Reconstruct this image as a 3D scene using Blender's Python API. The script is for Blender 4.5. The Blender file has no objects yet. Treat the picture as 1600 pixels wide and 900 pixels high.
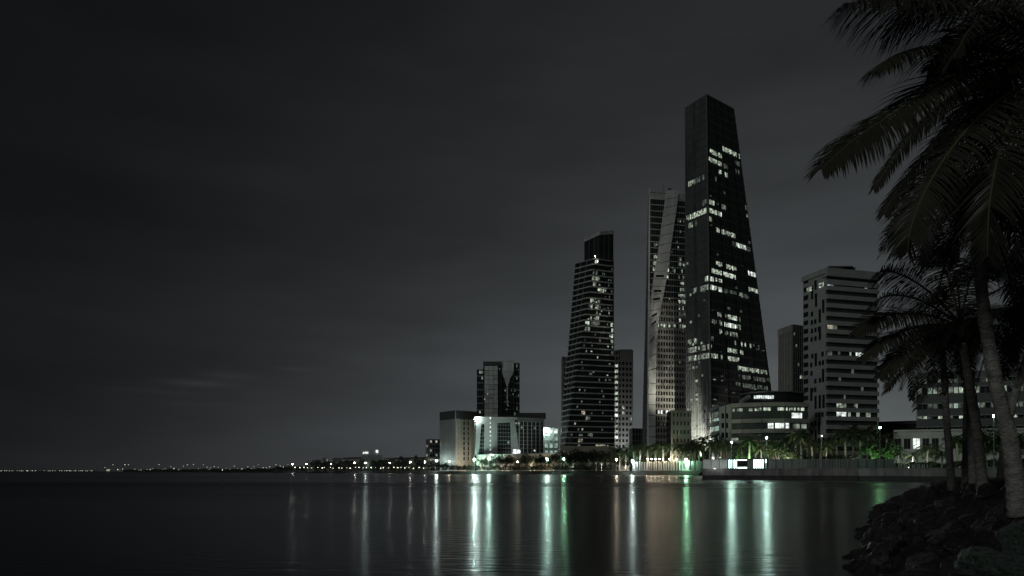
import bpy, math, random
from mathutils import Vector, Matrix, noise
random.seed(7)
SC = bpy.context.scene
COL = SC.collection
F = 1066.667           # focal length in photo pixels (24 mm lens, 36 mm sensor, 1600 px wide)
HOR = 737.0            # photo row of the horizon
CZ = 2.0               # eye height over the water
GZ = 2.5               # promenade level

# ------------------------------------------------------------------ camera
cd = bpy.data.cameras.new('camera'); cam = bpy.data.objects.new('camera', cd); COL.objects.link(cam)
cam.location = (0, 0, CZ); cam.rotation_euler = (math.radians(90), 0, 0)
cd.lens = 24; cd.sensor_width = 36; cd.shift_y = (HOR - 450) / 1600.0
cd.clip_start = 0.1; cd.clip_end = 60000
SC.camera = cam

# ------------------------------------------------------------------ view, sampling
SC.view_settings.view_transform = 'Standard'; SC.view_settings.look = 'None'
SC.view_settings.exposure = 0; SC.view_settings.gamma = 1
SC.render.engine = 'CYCLES'
cy = SC.cycles
cy.use_denoising = True
try: cy.denoiser = 'OPENIMAGEDENOISE'
except Exception: pass
cy.max_bounces = 4; cy.diffuse_bounces = 1; cy.glossy_bounces = 3; cy.transmission_bounces = 3
cy.sample_clamp_indirect = 6; cy.caustics_reflective = False; cy.caustics_refractive = False

# ------------------------------------------------------------------ world: night sky with the city's glow
W = bpy.data.worlds.new('World'); SC.world = W; W.use_nodes = True
nt = W.node_tree; N = nt.nodes; L = nt.links
for n in list(N): N.remove(n)
def wn(t, **k):
    n = N.new(t)
    for a, b in k.items(): setattr(n, a, b)
    return n
def wmath(op, a, b=None, c=None, clamp=False):
    n = wn('ShaderNodeMath', operation=op, use_clamp=clamp)
    for i, v in enumerate((a, b, c)):
        if v is None: continue
        if isinstance(v, (int, float)): n.inputs[i].default_value = v
        else: L.new(v, n.inputs[i])
    return n.outputs[0]
tc = wn('ShaderNodeTexCoord'); sep = wn('ShaderNodeSeparateXYZ'); L.new(tc.outputs['Generated'], sep.inputs[0])
az = wmath('ARCTAN2', sep.outputs[0], sep.outputs[1])
el = wmath('MAXIMUM', sep.outputs[2], 0.0)
da = wmath('SUBTRACT', az, math.radians(21))
g = wmath('EXPONENT', wmath('MULTIPLY', wmath('MULTIPLY', da, da), -1 / (2 * math.radians(24) ** 2)))
v = wmath('EXPONENT', wmath('MULTIPLY', el, -1 / 0.265))
glow = wmath('MULTIPLY', g, v)
mp = wn('ShaderNodeMapping'); mp.inputs['Scale'].default_value = (1.5, 1.5, 7)
L.new(tc.outputs['Generated'], mp.inputs[0])
nz = wn('ShaderNodeTexNoise'); nz.inputs['Scale'].default_value = 1.6; nz.inputs['Detail'].default_value = 4
nz.inputs['Roughness'].default_value = 0.5
L.new(mp.outputs[0], nz.inputs[0])
cl = wmath('MULTIPLY_ADD', nz.outputs[0], 1.0, 0.50)
# a few thin stratus wisps low over the headland, lit by the city
mp2 = wn('ShaderNodeMapping'); mp2.inputs['Scale'].default_value = (7, 7, 46)
L.new(tc.outputs['Generated'], mp2.inputs[0])
nz2 = wn('ShaderNodeTexNoise'); nz2.inputs['Scale'].default_value = 1.6; nz2.inputs['Detail'].default_value = 3
L.new(mp2.outputs[0], nz2.inputs[0])
wisp = None
for (px_, py_, wx, wy, amp) in ((312, 599, 42, 5.0, 1.0), (372, 588, 44, 5.5, .7), (464, 577, 34, 3.0, .8), (250, 612, 60, 4, .3), (330, 632, 60, 4, .25), (600, 560, 60, 5, .25)):
    a0 = math.atan((px_ - 800) / F); e0 = (HOR - py_) / math.hypot(F, px_ - 800, HOR - py_)
    u = wmath('MULTIPLY', wmath('SUBTRACT', az, a0), F / wx * 1.1); w = wmath('MULTIPLY', wmath('SUBTRACT', el, e0), F / wy * 1.1)
    q = wmath('EXPONENT', wmath('MULTIPLY', wmath('ADD', wmath('MULTIPLY', u, u), wmath('MULTIPLY', w, w)), -1.0))
    q = wmath('MULTIPLY', q, amp)
    wisp = q if wisp is None else wmath('ADD', wisp, q)
wisp = wmath('MULTIPLY', wmath('MULTIPLY', wisp, wmath('MULTIPLY_ADD', nz2.outputs[0], 2.0, -.35, clamp=True)), 0.017)
lev = wmath('MULTIPLY', wmath('MULTIPLY_ADD', glow, 0.130, 0.0055), cl)
lev = wmath('ADD', lev, wisp)
tint = wn('ShaderNodeMixRGB'); L.new(wmath('MULTIPLY', glow, 1.4, clamp=True), tint.inputs[0])
tint.inputs[1].default_value = (0.92, 0.99, 1.08, 1); tint.inputs[2].default_value = (0.92, 1.02, 1.04, 1)
vm = wn('ShaderNodeVectorMath', operation='SCALE'); L.new(tint.outputs[0], vm.inputs[0]); L.new(lev, vm.inputs[3])
bg = wn('ShaderNodeBackground'); L.new(vm.outputs[0], bg.inputs[0]); bg.inputs[1].default_value = 1.0
wo = wn('ShaderNodeOutputWorld'); L.new(bg.outputs[0], wo.inputs[0])

# ------------------------------------------------------------------ added sun lamp standing in for diffuse city light, behind and left of the camera
sd = bpy.data.lights.new('fill_sun', 'SUN'); so = bpy.data.objects.new('fill_sun', sd); COL.objects.link(so)
sd.energy = 0.30; sd.angle = math.radians(12); sd.color = (0.97, 1.0, 0.98)
so.rotation_euler = (math.radians(70), 0, math.radians(-42))

# ------------------------------------------------------------------ materials
def mat(name, col, rough=0.6, metal=0.0, var=0.0, vscale=1.0, bump=0.0, bscale=5.0, spec=0.5, em=None, emstr=0.0,
        stretch=(1, 1, 1), emvar=0.0, emscale=0.6, sample='AUTO'):
    m = bpy.data.materials.new(name); m.use_nodes = True
    t = m.node_tree; b = t.nodes['Principled BSDF']
    b.inputs['Base Color'].default_value = (*col, 1); b.inputs['Roughness'].default_value = rough
    b.inputs['Metallic'].default_value = metal; b.inputs['Specular IOR Level'].default_value = spec
    co = t.nodes.new('ShaderNodeTexCoord'); mpn = t.nodes.new('ShaderNodeMapping')
    mpn.inputs['Scale'].default_value = stretch; t.links.new(co.outputs['Object'], mpn.inputs[0])
    if var:
        nn = t.nodes.new('ShaderNodeTexNoise'); nn.inputs['Scale'].default_value = vscale; nn.inputs['Detail'].default_value = 5
        nn.inputs['Roughness'].default_value = 0.65
        t.links.new(mpn.outputs[0], nn.inputs[0])
        r = t.nodes.new('ShaderNodeMapRange'); r.inputs['From Min'].default_value = 0.3; r.inputs['From Max'].default_value = 0.7
        r.inputs['To Min'].default_value = 1 - var; r.inputs['To Max'].default_value = 1 + var
        t.links.new(nn.outputs[0], r.inputs[0])
        s = t.nodes.new('ShaderNodeVectorMath'); s.operation = 'SCALE'; s.inputs[0].default_value = col
        t.links.new(r.outputs[0], s.inputs[3]); t.links.new(s.outputs[0], b.inputs['Base Color'])
    if bump:
        n2 = t.nodes.new('ShaderNodeTexNoise'); n2.inputs['Scale'].default_value = bscale; n2.inputs['Detail'].default_value = 6
        t.links.new(mpn.outputs[0], n2.inputs[0])
        bn = t.nodes.new('ShaderNodeBump'); bn.inputs['Strength'].default_value = bump; bn.inputs['Distance'].default_value = 0.1
        t.links.new(n2.outputs[0], bn.inputs['Height']); t.links.new(bn.outputs[0], b.inputs['Normal'])
    if em:
        b.inputs['Emission Color'].default_value = (*em, 1); b.inputs['Emission Strength'].default_value = emstr
        if emvar:
            n3 = t.nodes.new('ShaderNodeTexNoise'); n3.inputs['Scale'].default_value = emscale; n3.inputs['Detail'].default_value = 2
            t.links.new(mpn.outputs[0], n3.inputs[0])
            r = t.nodes.new('ShaderNodeMapRange'); r.inputs['From Min'].default_value = 0.36; r.inputs['From Max'].default_value = 0.66
            r.inputs['To Min'].default_value = emstr * (1 - emvar); r.inputs['To Max'].default_value = emstr * (1 + emvar)
            t.links.new(n3.outputs[0], r.inputs[0]); t.links.new(r.outputs[0], b.inputs['Emission Strength'])
        m.cycles.emission_sampling = sample
    return m

M = {}
M['glass_black'] = mat('glass_black', (0.022, 0.026, 0.026), 0.14, spec=0.6, var=.5, vscale=.12)
M['glass_tower'] = mat('tower_glass', (0.080, 0.092, 0.090), 0.16, spec=0.6, var=.5, vscale=.1)
M['ribbon'] = mat('ribbon_cladding', (0.66, 0.68, 0.67), 0.5, var=0.15, vscale=0.2)
M['glass_dark'] = mat('glass_dark', (0.03, 0.034, 0.038), 0.16, var=0.4, vscale=0.15)
M['glass_blue'] = mat('glass_blue', (0.10, 0.11, 0.115), 0.22, var=0.35, vscale=0.12, stretch=(1, 1, .3))
M['frame_dark'] = mat('frame_dark', (0.045, 0.048, 0.05), 0.5)
M['frame_grey'] = mat('frame_grey', (0.16, 0.17, 0.17), 0.45)
M['band_dark'] = mat('band_dark', (0.14, 0.155, 0.155), 0.4)
M['band_grey'] = mat('band_grey', (0.46, 0.47, 0.47), 0.6, var=0.25, vscale=0.2)
M['white'] = mat('white_cladding', (0.38, 0.395, 0.39), 0.6, var=0.12, vscale=0.25)
M['white_panel'] = mat('pale_panel', (0.50, 0.52, 0.51), 0.45, var=0.15, vscale=0.2, stretch=(1, 1, .25))
M['pale_dark'] = mat('pale_panel_weathered', (0.38, 0.40, 0.39), 0.45, var=0.15, vscale=0.2)
M['concrete'] = mat('concrete', (0.30, 0.295, 0.275), 0.8, var=0.2, vscale=0.3)
M['stone'] = mat('warm_stone', (0.42, 0.39, 0.33), 0.8, var=0.2, vscale=0.25)
M['roof_dark'] = mat('roof_dark', (0.06, 0.06, 0.062), 0.8)
M['metal'] = mat('pole_metal', (0.28, 0.29, 0.29), 0.4, metal=0.3)
M['seawall'] = mat('seawall_concrete', (0.26, 0.25, 0.25), 0.9, var=0.45, vscale=0.7, bump=0.3, bscale=2.0, stretch=(1, 1, .3))
M['seawall_wet'] = mat('seawall_wet', (0.05, 0.045, 0.046), 0.7, var=0.5, vscale=0.6, bump=0.3, bscale=2.0)
M['ground'] = mat('ground_soil', (0.07, 0.068, 0.06), 0.95, var=0.4, vscale=0.2)
M['grass'] = mat('lawn', (0.06, 0.10, 0.035), 0.95, var=0.4, vscale=1.2, bump=0.5, bscale=8)
M['earth'] = mat('bank_earth', (0.020, 0.018, 0.017), 0.7, var=0.6, vscale=1.6, bump=0.9, bscale=7)
M['rock'] = mat('bank_rock', (0.038, 0.034, 0.034), 0.33, var=0.6, vscale=2.5, bump=.5, bscale=9)
M['rock_pale'] = mat('greenlit_rock', (0.12, 0.16, 0.13), 0.42, var=0.85, vscale=9, bump=1.0, bscale=22)  # greenish lamp light on the boulders is put into this base colour
M['far_rock'] = mat('shore_rock', (0.020, 0.019, 0.018), 0.9, var=0.5, vscale=0.3)
M['bark'] = mat('palm_bark', (0.33, 0.325, 0.295), 0.9, var=0.55, vscale=4, bump=0.8, bscale=14, stretch=(1, 1, 2.2))
M['bark_dark'] = mat('dark_bark', (0.075, 0.07, 0.062), 0.9, var=0.4, vscale=3)
M['leaf'] = mat('palm_leaf', (0.052, 0.055, 0.038), 0.40, var=0.35, vscale=1.5)
M['leaf_dry'] = mat('dry_palm_leaf', (0.055, 0.05, 0.034), 0.6, var=0.35, vscale=1.5)
M['rachis'] = mat('palm_rib', (0.13, 0.135, 0.065), 0.5)
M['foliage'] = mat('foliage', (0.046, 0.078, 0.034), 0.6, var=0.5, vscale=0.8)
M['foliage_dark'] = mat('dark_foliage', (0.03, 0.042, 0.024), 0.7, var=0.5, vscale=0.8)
M['coconut'] = mat('coconut_husk', (0.10, 0.085, 0.045), 0.6, var=0.3, vscale=6)
M['hoard'] = mat('hoarding_panel', (0.26, 0.28, 0.27), 0.6, var=0.3, vscale=0.8, stretch=(3, 3, .3))
M['hoard_white'] = mat('white_hoarding', (0.70, 0.72, 0.70), 0.6, var=0.15, vscale=0.6)
M['mesh_green'] = mat('fence_glass', (0.11, 0.13, 0.12), 0.25, var=0.3, vscale=0.5)
W1 = (0.86, 1.0, 0.80)
M['lit_hi'] = mat('lit_window_bright', (.05, .05, .05), .5, em=W1, emstr=0.46, emvar=0.9, emscale=0.7, sample='NONE')
M['lit_mid'] = mat('lit_window_mid', (.05, .05, .05), .5, em=W1, emstr=0.22, emvar=0.8, emscale=0.5, sample='NONE')
M['lit_low'] = mat('lit_window_dim', (.05, .05, .05), .5, em=(0.85, 1.0, 0.85), emstr=0.07, emvar=0.8, emscale=0.5, sample='NONE')
M['lit_warm'] = mat('lit_window_warm', (.05, .05, .05), .5, em=(1.0, 0.92, 0.70), emstr=0.35, emvar=0.7, emscale=0.5, sample='NONE')
M['lit_white'] = mat('lit_window_white', (.05, .05, .05), .5, em=(0.92, 1.0, 0.95), emstr=0.95, emvar=0.6, emscale=0.5, sample='NONE')
M['lit_green'] = mat('lit_window_green', (.05, .05, .05), .5, em=(0.75, 1.0, 0.86), emstr=0.32, emvar=0.5, emscale=0.4, sample='NONE')
M['kiosk_light'] = mat('kiosk_light', (.6, .6, .6), .5, em=(0.62, 1.0, 0.86), emstr=5.0, emvar=0.45, emscale=0.3)
def lampmat(nm, c, s): M[nm] = mat(nm, (.8, .8, .8), .4, em=c, emstr=s)
lampmat('lamp_green', (0.44, 1.0, 0.58), 640)
lampmat('lamp_lane', (0.36, 1.0, 0.42), 520)
lampmat('lamp_quay', (0.36, 1.0, 0.42), 110)
lampmat('lamp_teal', (0.62, 1.0, 0.84), 950)
lampmat('lamp_white', (0.80, 1.0, 0.93), 700)
lampmat('lamp_warm', (1.0, 0.80, 0.56), 190)
lampmat('lamp_far', (1.0, 0.95, 0.85), 130)
lampmat('lamp_dim', (1.0, 0.93, 0.78), 6)
lampmat('lamp_tiny', (1.0, 0.93, 0.78), 2.5); M['lamp_tiny'].cycles.emission_sampling = 'NONE'
M['lamp_dim'].cycles.emission_sampling = 'NONE'

# water
def water_mat():
    m = bpy.data.materials.new('sea_water'); m.use_nodes = True; t = m.node_tree; b = t.nodes['Principled BSDF']
    b.inputs['Base Color'].default_value = (0.003, 0.0045, 0.005, 1); b.inputs['IOR'].default_value = 1.33; b.inputs['Specular IOR Level'].default_value = 0.27
    co = t.nodes.new('ShaderNodeTexCoord')
    # wind patches: broad calm and ruffled bands change the roughness
    mp = t.nodes.new('ShaderNodeMapping'); mp.inputs['Scale'].default_value = (0.0022, 0.016, 1); t.links.new(co.outputs['Object'], mp.inputs[0])
    n = t.nodes.new('ShaderNodeTexNoise'); n.inputs['Scale'].default_value = 1.0; n.inputs['Detail'].default_value = 3; t.links.new(mp.outputs[0], n.inputs[0])
    r = t.nodes.new('ShaderNodeMapRange'); r.inputs['From Min'].default_value = 0.38; r.inputs['From Max'].default_value = 0.62
    r.inputs['To Min'].default_value = 0.185; r.inputs['To Max'].default_value = 0.245
    t.links.new(n.outputs[0], r.inputs[0])
    # a ruffled strip off the sheltered far water
    sp_ = t.nodes.new('ShaderNodeSeparateXYZ'); t.links.new(co.outputs['Object'], sp_.inputs[0])
    def mm(op, x, y=None):
        q = t.nodes.new('ShaderNodeMath'); q.operation = op
        for i, v in enumerate((x, y)):
            if v is None: continue
            if isinstance(v, (int, float)): q.inputs[i].default_value = v
            else: t.links.new(v, q.inputs[i])
        return q.outputs[0]
    yy = mm('ADD', sp_.outputs[1], mm('MULTIPLY', mm('SUBTRACT', n.outputs[0], .5), 90))
    ra = t.nodes.new('ShaderNodeValToRGB'); t.links.new(mm('DIVIDE', yy, 240), ra.inputs[0]); cr_ = ra.color_ramp
    cr_.elements[0].position = 0; cr_.elements[0].color = (0, 0, 0, 1)
    for p_, v_ in ((.18, 0), (.33, .04), (.50, .06), (.56, -0.0), (.62, 0)):
        e_ = cr_.elements.new(p_); e_.color = (max(v_, 0),) * 3 + (1,)
    cr_.elements[-1].color = (0, 0, 0, 1)
    t.links.new(mm('ADD', r.outputs[0], ra.outputs[0]), b.inputs['Roughness'])
    rb_ = t.nodes.new('ShaderNodeValToRGB'); t.links.new(mm('DIVIDE', yy, 240), rb_.inputs[0]); c2 = rb_.color_ramp  # lighter and darker reflection bands painted into the specular level by distance
    c2.elements[0].position = 0.04; c2.elements[0].color = (.20,) * 3 + (1,); c2.elements[1].position = 1.0; c2.elements[1].color = (.38,) * 3 + (1,)
    for p_, v_ in ((.12, .24), (.20, .31), (.27, .23), (.33, .30), (.42, .24), (.54, .25), (.60, .36)):
        e_ = c2.elements.new(p_); e_.color = (v_,) * 3 + (1,)
    t.links.new(rb_.outputs[0], b.inputs['Specular IOR Level'])
    # small ripples
    mp2 = t.nodes.new('ShaderNodeMapping'); mp2.inputs['Scale'].default_value = (0.9, 2.6, 1); t.links.new(co.outputs['Object'], mp2.inputs[0])
    n2 = t.nodes.new('ShaderNodeTexNoise'); n2.inputs['Scale'].default_value = 1.3; n2.inputs['Detail'].default_value = 3; t.links.new(mp2.outputs[0], n2.inputs[0])
    bn = t.nodes.new('ShaderNodeBump'); bn.inputs['Strength'].default_value = 0.40; bn.inputs['Distance'].default_value = 0.05
    t.links.new(n2.outputs[0], bn.inputs['Height']); t.links.new(bn.outputs[0], b.inputs['Normal'])
    return m
M['water'] = water_mat()

# ------------------------------------------------------------------ helpers
def V(px, py, Y): return Vector(((px - 800) * Y / F, Y, CZ + (HOR - py) * Y / F))
def B(px, Y, z=GZ): return Vector(((px - 800) * Y / F, Y, z))

def tag(o, label=None, cat=None, group=None, kind=None):
    if label: o['label'] = label
    if cat: o['category'] = cat
    if group: o['group'] = group
    if kind: o['kind'] = kind
    return o
def thing(name, loc, label, cat, group=None):
    o = bpy.data.objects.new(name, None); COL.objects.link(o); o.location = loc; o.empty_display_size = 0.5
    return tag(o, label, cat, group)

class MB:
    def __init__(s): s.v = []; s.f = []; s.m = []
    def face(s, pts, mi=0):
        k = len(s.v); s.v += [Vector(p) for p in pts]; s.f.append(tuple(range(k, k + len(pts)))); s.m.append(mi)
    def hexa(s, p, mi=0):     # p: 4 back points then 4 front points, same winding
        k = len(s.v); s.v += [Vector(q) for q in p]
        for f in ((3, 2, 1, 0), (4, 5, 6, 7), (0, 1, 5, 4), (1, 2, 6, 5), (2, 3, 7, 6), (3, 0, 4, 7)):
            s.f.append(tuple(k + i for i in f)); s.m.append(mi)
    def box(s, c, d, mi=0, rz=0):
        R = Matrix.Rotation(rz, 3, 'Z'); c = Vector(c); a, b, h = d[0] / 2, d[1] / 2, d[2] / 2
        s.hexa([c + R @ Vector(q) for q in ((-a, b, -h), (a, b, -h), (a, b, h), (-a, b, h), (-a, -b, -h), (a, -b, -h), (a, -b, h), (-a, -b, h))], mi)
    def tube(s, pts, rad, seg=8, mi=0, caps=True, twist=None):
        k = len(s.v); n = len(pts); pts = [Vector(p) for p in pts]
        for i, p in enumerate(pts):
            t = (pts[min(i + 1, n - 1)] - pts[max(i - 1, 0)]).normalized()
            a = t.cross(Vector((0, 1, 0.01)) if abs(t.y) < .9 else Vector((1, 0, 0))).normalized(); b = t.cross(a)
            r = rad[i] if isinstance(rad, (list, tuple)) else rad
            for j in range(seg):
                w = 2 * math.pi * j / seg
                s.v.append(p + a * math.cos(w) * r + b * math.sin(w) * r)
        for i in range(n - 1):
            for j in range(seg):
                j2 = (j + 1) % seg
                s.f.append((k + i * seg + j, k + i * seg + j2, k + (i + 1) * seg + j2, k + (i + 1) * seg + j)); s.m.append(mi)
        if caps:
            s.f.append(tuple(k + j for j in reversed(range(seg)))); s.m.append(mi)
            s.f.append(tuple(k + (n - 1) * seg + j for j in range(seg))); s.m.append(mi)
    def ball(s, c, r, mi=0, nu=10, nv=6, sq=(1, 1, 1)):
        k = len(s.v); c = Vector(c)
        for i in range(nv + 1):
            th = math.pi * i / nv
            for j in range(nu):
                ph = 2 * math.pi * j / nu
                s.v.append(c + Vector((math.sin(th) * math.cos(ph) * r * sq[0], math.sin(th) * math.sin(ph) * r * sq[1], math.cos(th) * r * sq[2])))
        for i in range(nv):
            for j in range(nu):
                j2 = (j + 1) % nu
                s.f.append((k + i * nu + j, k + (i + 1) * nu + j, k + (i + 1) * nu + j2, k + i * nu + j2)); s.m.append(mi)
    def mesh(s, name, mats, off=Vector((0, 0, 0)), smooth=False):
        me = bpy.data.meshes.new(name)
        me.from_pydata([tuple(q - off) for q in s.v], [], s.f)
        for mm in (mats if isinstance(mats, (list, tuple)) else [mats]): me.materials.append(M[mm] if isinstance(mm, str) else mm)
        me.polygons.foreach_set('material_index', s.m)
        if smooth: me.polygons.foreach_set('use_smooth', [True] * len(s.f))
        me.update(); return me
    def build(s, name, mats, parent=None, smooth=False, root=None, local=False):
        off = Vector((0, 0, 0))
        if parent is not None and not local: off = (root or parent).location.copy()
        o = bpy.data.objects.new(name, s.mesh(name, mats, off, smooth)); COL.objects.link(o)
        if parent is not None: o.parent = parent
        return o

def children(o): return list(o.children)
def copy_tree(o, parent=None):
    c = o.copy(); COL.objects.link(c); c.parent = parent
    for ch in children(o): copy_tree(ch, c)
    return c

class Quad:               # a facade: bottom-left, bottom-right, top-right, top-left as seen from outside
    def __init__(s, bl, br, tr, tl):
        s.p = (bl, br, tr, tl); s.n = (br - bl).cross(tl - bl).normalized()
    def at(s, u, v, d=0.0):
        a, b, c, e = s.p
        return a * (1 - u) * (1 - v) + b * u * (1 - v) + c * u * v + e * (1 - u) * v + s.n * d
    def uv(s, px, py):
        u = v = 0.5
        def proj(q): return (800 + q.x * F / q.y, HOR - (q.z - CZ) * F / q.y)
        for _ in range(12):
            x, y = proj(s.at(u, v)); e = 1e-3
            xu, yu = proj(s.at(u + e, v)); xv, yv = proj(s.at(u, v + e))
            a, b, c, d = (xu - x) / e, (xv - x) / e, (yu - y) / e, (yv - y) / e
            D = a * d - b * c
            du = ((px - x) * d - b * (py - y)) / D; dv = (a * (py - y) - c * (px - x)) / D
            u += du; v += dv
        return u, v
def slab(mb, q, u0, u1, v0, v1, d0, d1, mi=0):
    mb.hexa([q.at(u0, v0, d0), q.at(u1, v0, d0), q.at(u1, v1, d0), q.at(u0, v1, d0),
             q.at(u0, v0, d1), q.at(u1, v0, d1), q.at(u1, v1, d1), q.at(u0, v1, d1)], mi)
def piece(root, name, q, u0, u1, v0, v1, d0, d1, m):
    mb = MB(); slab(mb, q, u0, u1, v0, v1, d0, d1); return mb.build(name, m, root)
def bands(root, q, n, h, d, m, name='floor_band', v0=0.0, v1=1.0, u0=0.0, u1=1.0, skip=()):
    for i in range(n + 1):
        if i in skip: continue
        v = v0 + (v1 - v0) * i / n
        piece(root, name, q, u0, u1, max(v - h / 2, 0), min(v + h / 2, 1.0), -0.05, d, m)
def fins(root, q, us, w, d, m, name='mullion', v0=0.0, v1=1.0):
    for u in us: piece(root, name, q, u - w / 2, u + w / 2, v0, v1, -0.05, d, m)
def body(root, bot, top, m, name='body', inset=0.0):
    mb = MB(); nv = 24 if top[1].z > 60 else 1
    lv = [[bot[k].lerp(top[k], j / nv) for k in range(4)] for j in range(nv + 1)]; nu = 6 if nv > 1 else 1
    for j in range(nv):
        for k in range(4):
            a, b, c, d = lv[j][k], lv[j][(k + 1) % 4], lv[j + 1][(k + 1) % 4], lv[j + 1][k]
            for i in range(nu): mb.face([a.lerp(b, i / nu), a.lerp(b, (i + 1) / nu), d.lerp(c, (i + 1) / nu), d.lerp(c, i / nu)])
    mb.face(lv[0][::-1]); mb.face(lv[-1]); return mb.build(name, m, root)
def fourth(a, n, b): return a + b - n
def plate(root, name, q, pts, d0, d1, m):
    """polygon plate lying on facade q; pts in photo pixels, carried onto the facade plane"""
    P = []
    for (x, y) in pts:
        u, v = q.uv(x, y); P.append((u, v))
    mb = MB(); n = len(P)
    A = [q.at(u, v, d0) for u, v in P]; C = [q.at(u, v, d1) for u, v in P]
    mb.face(A); mb.face(C[::-1])
    for i in range(n): j = (i + 1) % n; mb.face([A[j], A[i], C[i], C[j]])
    return mb.build(name, m, root)
def lit_rows(root, q, floors, rows, paneW, hfrac=0.62, v0=0.0, v1=1.0, hole=0.15, d=0.12):
    Wd = (q.p[1] - q.p[0]).length
    for (x0, x1, py, lev) in rows:
        ua, va = q.uv(x0, py); ub, vb = q.uv((x0 + x1) / 2, py)
        ue, _ = q.uv(x1, py)
        k = math.floor((vb - v0) / (v1 - v0) * floors)
        f0 = v0 + (v1 - v0) * (k + (1 - hfrac) / 2) / floors; f1 = v0 + (v1 - v0) * (k + (1 + hfrac) / 2) / floors
        wv = (q.at(1, f0) - q.at(0, f0)).length
        ue = min(ue, .985); ua = max(ua, .02)
        if ue <= ua: continue
        n = max(1, round((ue - ua) * wv / paneW)); st = (ue - ua) / n
        for i in range(n):
            if random.random() < hole and n > 2: continue
            hh = f0 + (f1 - f0) * (random.choice((0, 0, 0, .25)))
            mt = random.choice({3: ('lit_white', 'lit_hi', 'lit_hi'), 2: ('lit_hi', 'lit_hi', 'lit_mid'), 1: ('lit_mid', 'lit_low', 'lit_mid'), 0: ('lit_low',), 4: ('lit_warm',), 5: ('lit_green',), 6: ('lit_white', )}[lev])
            piece(root, 'lit_window', q, ua + st * (i + .07), ua + st * (i + .93), hh, f1, -0.02, d, mt)
def lit_random(root, q, floors, cols, prob, mats=('lit_mid', 'lit_low', 'lit_hi'), v0=0, v1=1, u0=0, u1=1, hf=.5, wf=.7, d=.1, maxn=60):
    c = 0
    cells = [(i, j) for i in range(floors) for j in range(cols)]; random.shuffle(cells)
    for i, j in cells[:min(maxn, int(len(cells) * prob))]:
        a = u0 + (u1 - u0) * (j + (1 - wf) / 2) / cols; b = u0 + (u1 - u0) * (j + (1 + wf) / 2) / cols
        e = v0 + (v1 - v0) * (i + (1 - hf) / 2) / floors; f = v0 + (v1 - v0) * (i + (1 + hf) / 2) / floors
        piece(root, 'lit_window', q, a, b, e, f, -0.02, d, random.choice(mats))

# ------------------------------------------------------------------ water, ground, seawall
mb = MB()
xs = [-40000, -6000, -1500, -400, -100, 0, 100, 400, 1500, 6000, 40000]; ys = [-400, -60, 0, 60, 250, 800, 2500, 9000, 45000]
for i in range(len(xs) - 1):
    for j in range(len(ys) - 1):
        mb.face([(xs[i], ys[j], 0), (xs[i + 1], ys[j], 0), (xs[i + 1], ys[j + 1], 0), (xs[i], ys[j + 1], 0)])
tag(mb.build('water', 'water'), kind='structure')
mb = MB(); mb.face([(-42000, -500, -8), (42000, -500, -8), (42000, 46000, -8), (-42000, 46000, -8)])
tag(mb.build('sea_bed', 'ground'), kind='structure')

# shoreline, far to near, then the seawall
shore = [(150, 3300), (210, 2700), (300, 2100), (380, 1600), (460, 1220), (540, 960), (620, 760), (700, 610), (780, 555), (850, 502), (880, 478),
         (910, 460), (960, 436), (1010, 408), (1060, 385), (1099, 372)]
quay = [(1099, 176), (1170, 172), (1340, 160), (1470, 138), (1600, 112), (1900, 80)]
def shY_(px, off=0.0):
    P = shore if px < 1099 else quay
    for (a, ya), (b, yb) in zip(P, P[1:]):
        if px <= b: return ya + (yb - ya) * (px - a) / (b - a) + off
    return P[-1][1] + off
sp = [B(p, y) for p, y in shore]; qp = [B(p, y) for p, y in quay]
import bmesh
bm = bmesh.new()
back = [Vector((4000, 80, GZ)), Vector((4000, 5200, GZ)), Vector((-1500, 5200, GZ)), Vector((-2300, 3900, GZ))]
vs = [bm.verts.new(p) for p in sp + qp + back]
es = [bm.edges.new((vs[i], vs[(i + 1) % len(vs)])) for i in range(len(vs))]
bmesh.ops.triangle_fill(bm, use_beauty=True, edges=es)
for f in bm.faces:
    if f.normal.z < 0: f.normal_flip()
me = bpy.data.meshes.new('ground'); bm.to_mesh(me); bm.free(); me.materials.append(M['ground'])
go = bpy.data.objects.new('ground', me); COL.objects.link(go); tag(go, kind='structure')

def resample(pts, step):
    out = [pts[0].copy()]
    for a, b in zip(pts, pts[1:]):
        n = max(1, int((b - a).length / step))
        for i in range(1, n + 1): out.append(a.lerp(b, i / n))
    return out
# rocky slope under the far promenade
mb = MB(); R = resample(sp, 5.0) ; rows = []
for i, p in enumerate(R):
    t = (R[min(i + 1, len(R) - 1)] - R[max(i - 1, 0)]); nrm = Vector((-t.y, t.x, 0)).normalized()
    if nrm.y > 0 : nrm = -nrm
    sc_ = 1 if p.y < 900 else 2
    r = []
    for d, z in ((-1.0, GZ + .02), (0.6, GZ - 0.1), (2.4, 1.5), (4.2, .55), (6.2, -.5)):
        j = 0.0 if d < 0 else 0.5
        q = p + nrm * (d * sc_ + random.uniform(-j, j)); q.z = z + random.uniform(-j, j) * .5; r.append(q)
    rows.append(r)
for a, b in zip(rows, rows[1:]):
    for k in range(4): mb.face([a[k], a[k + 1], b[k + 1], b[k]])
tag(mb.build('shore_slope', 'far_rock'), kind='structure')

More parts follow.
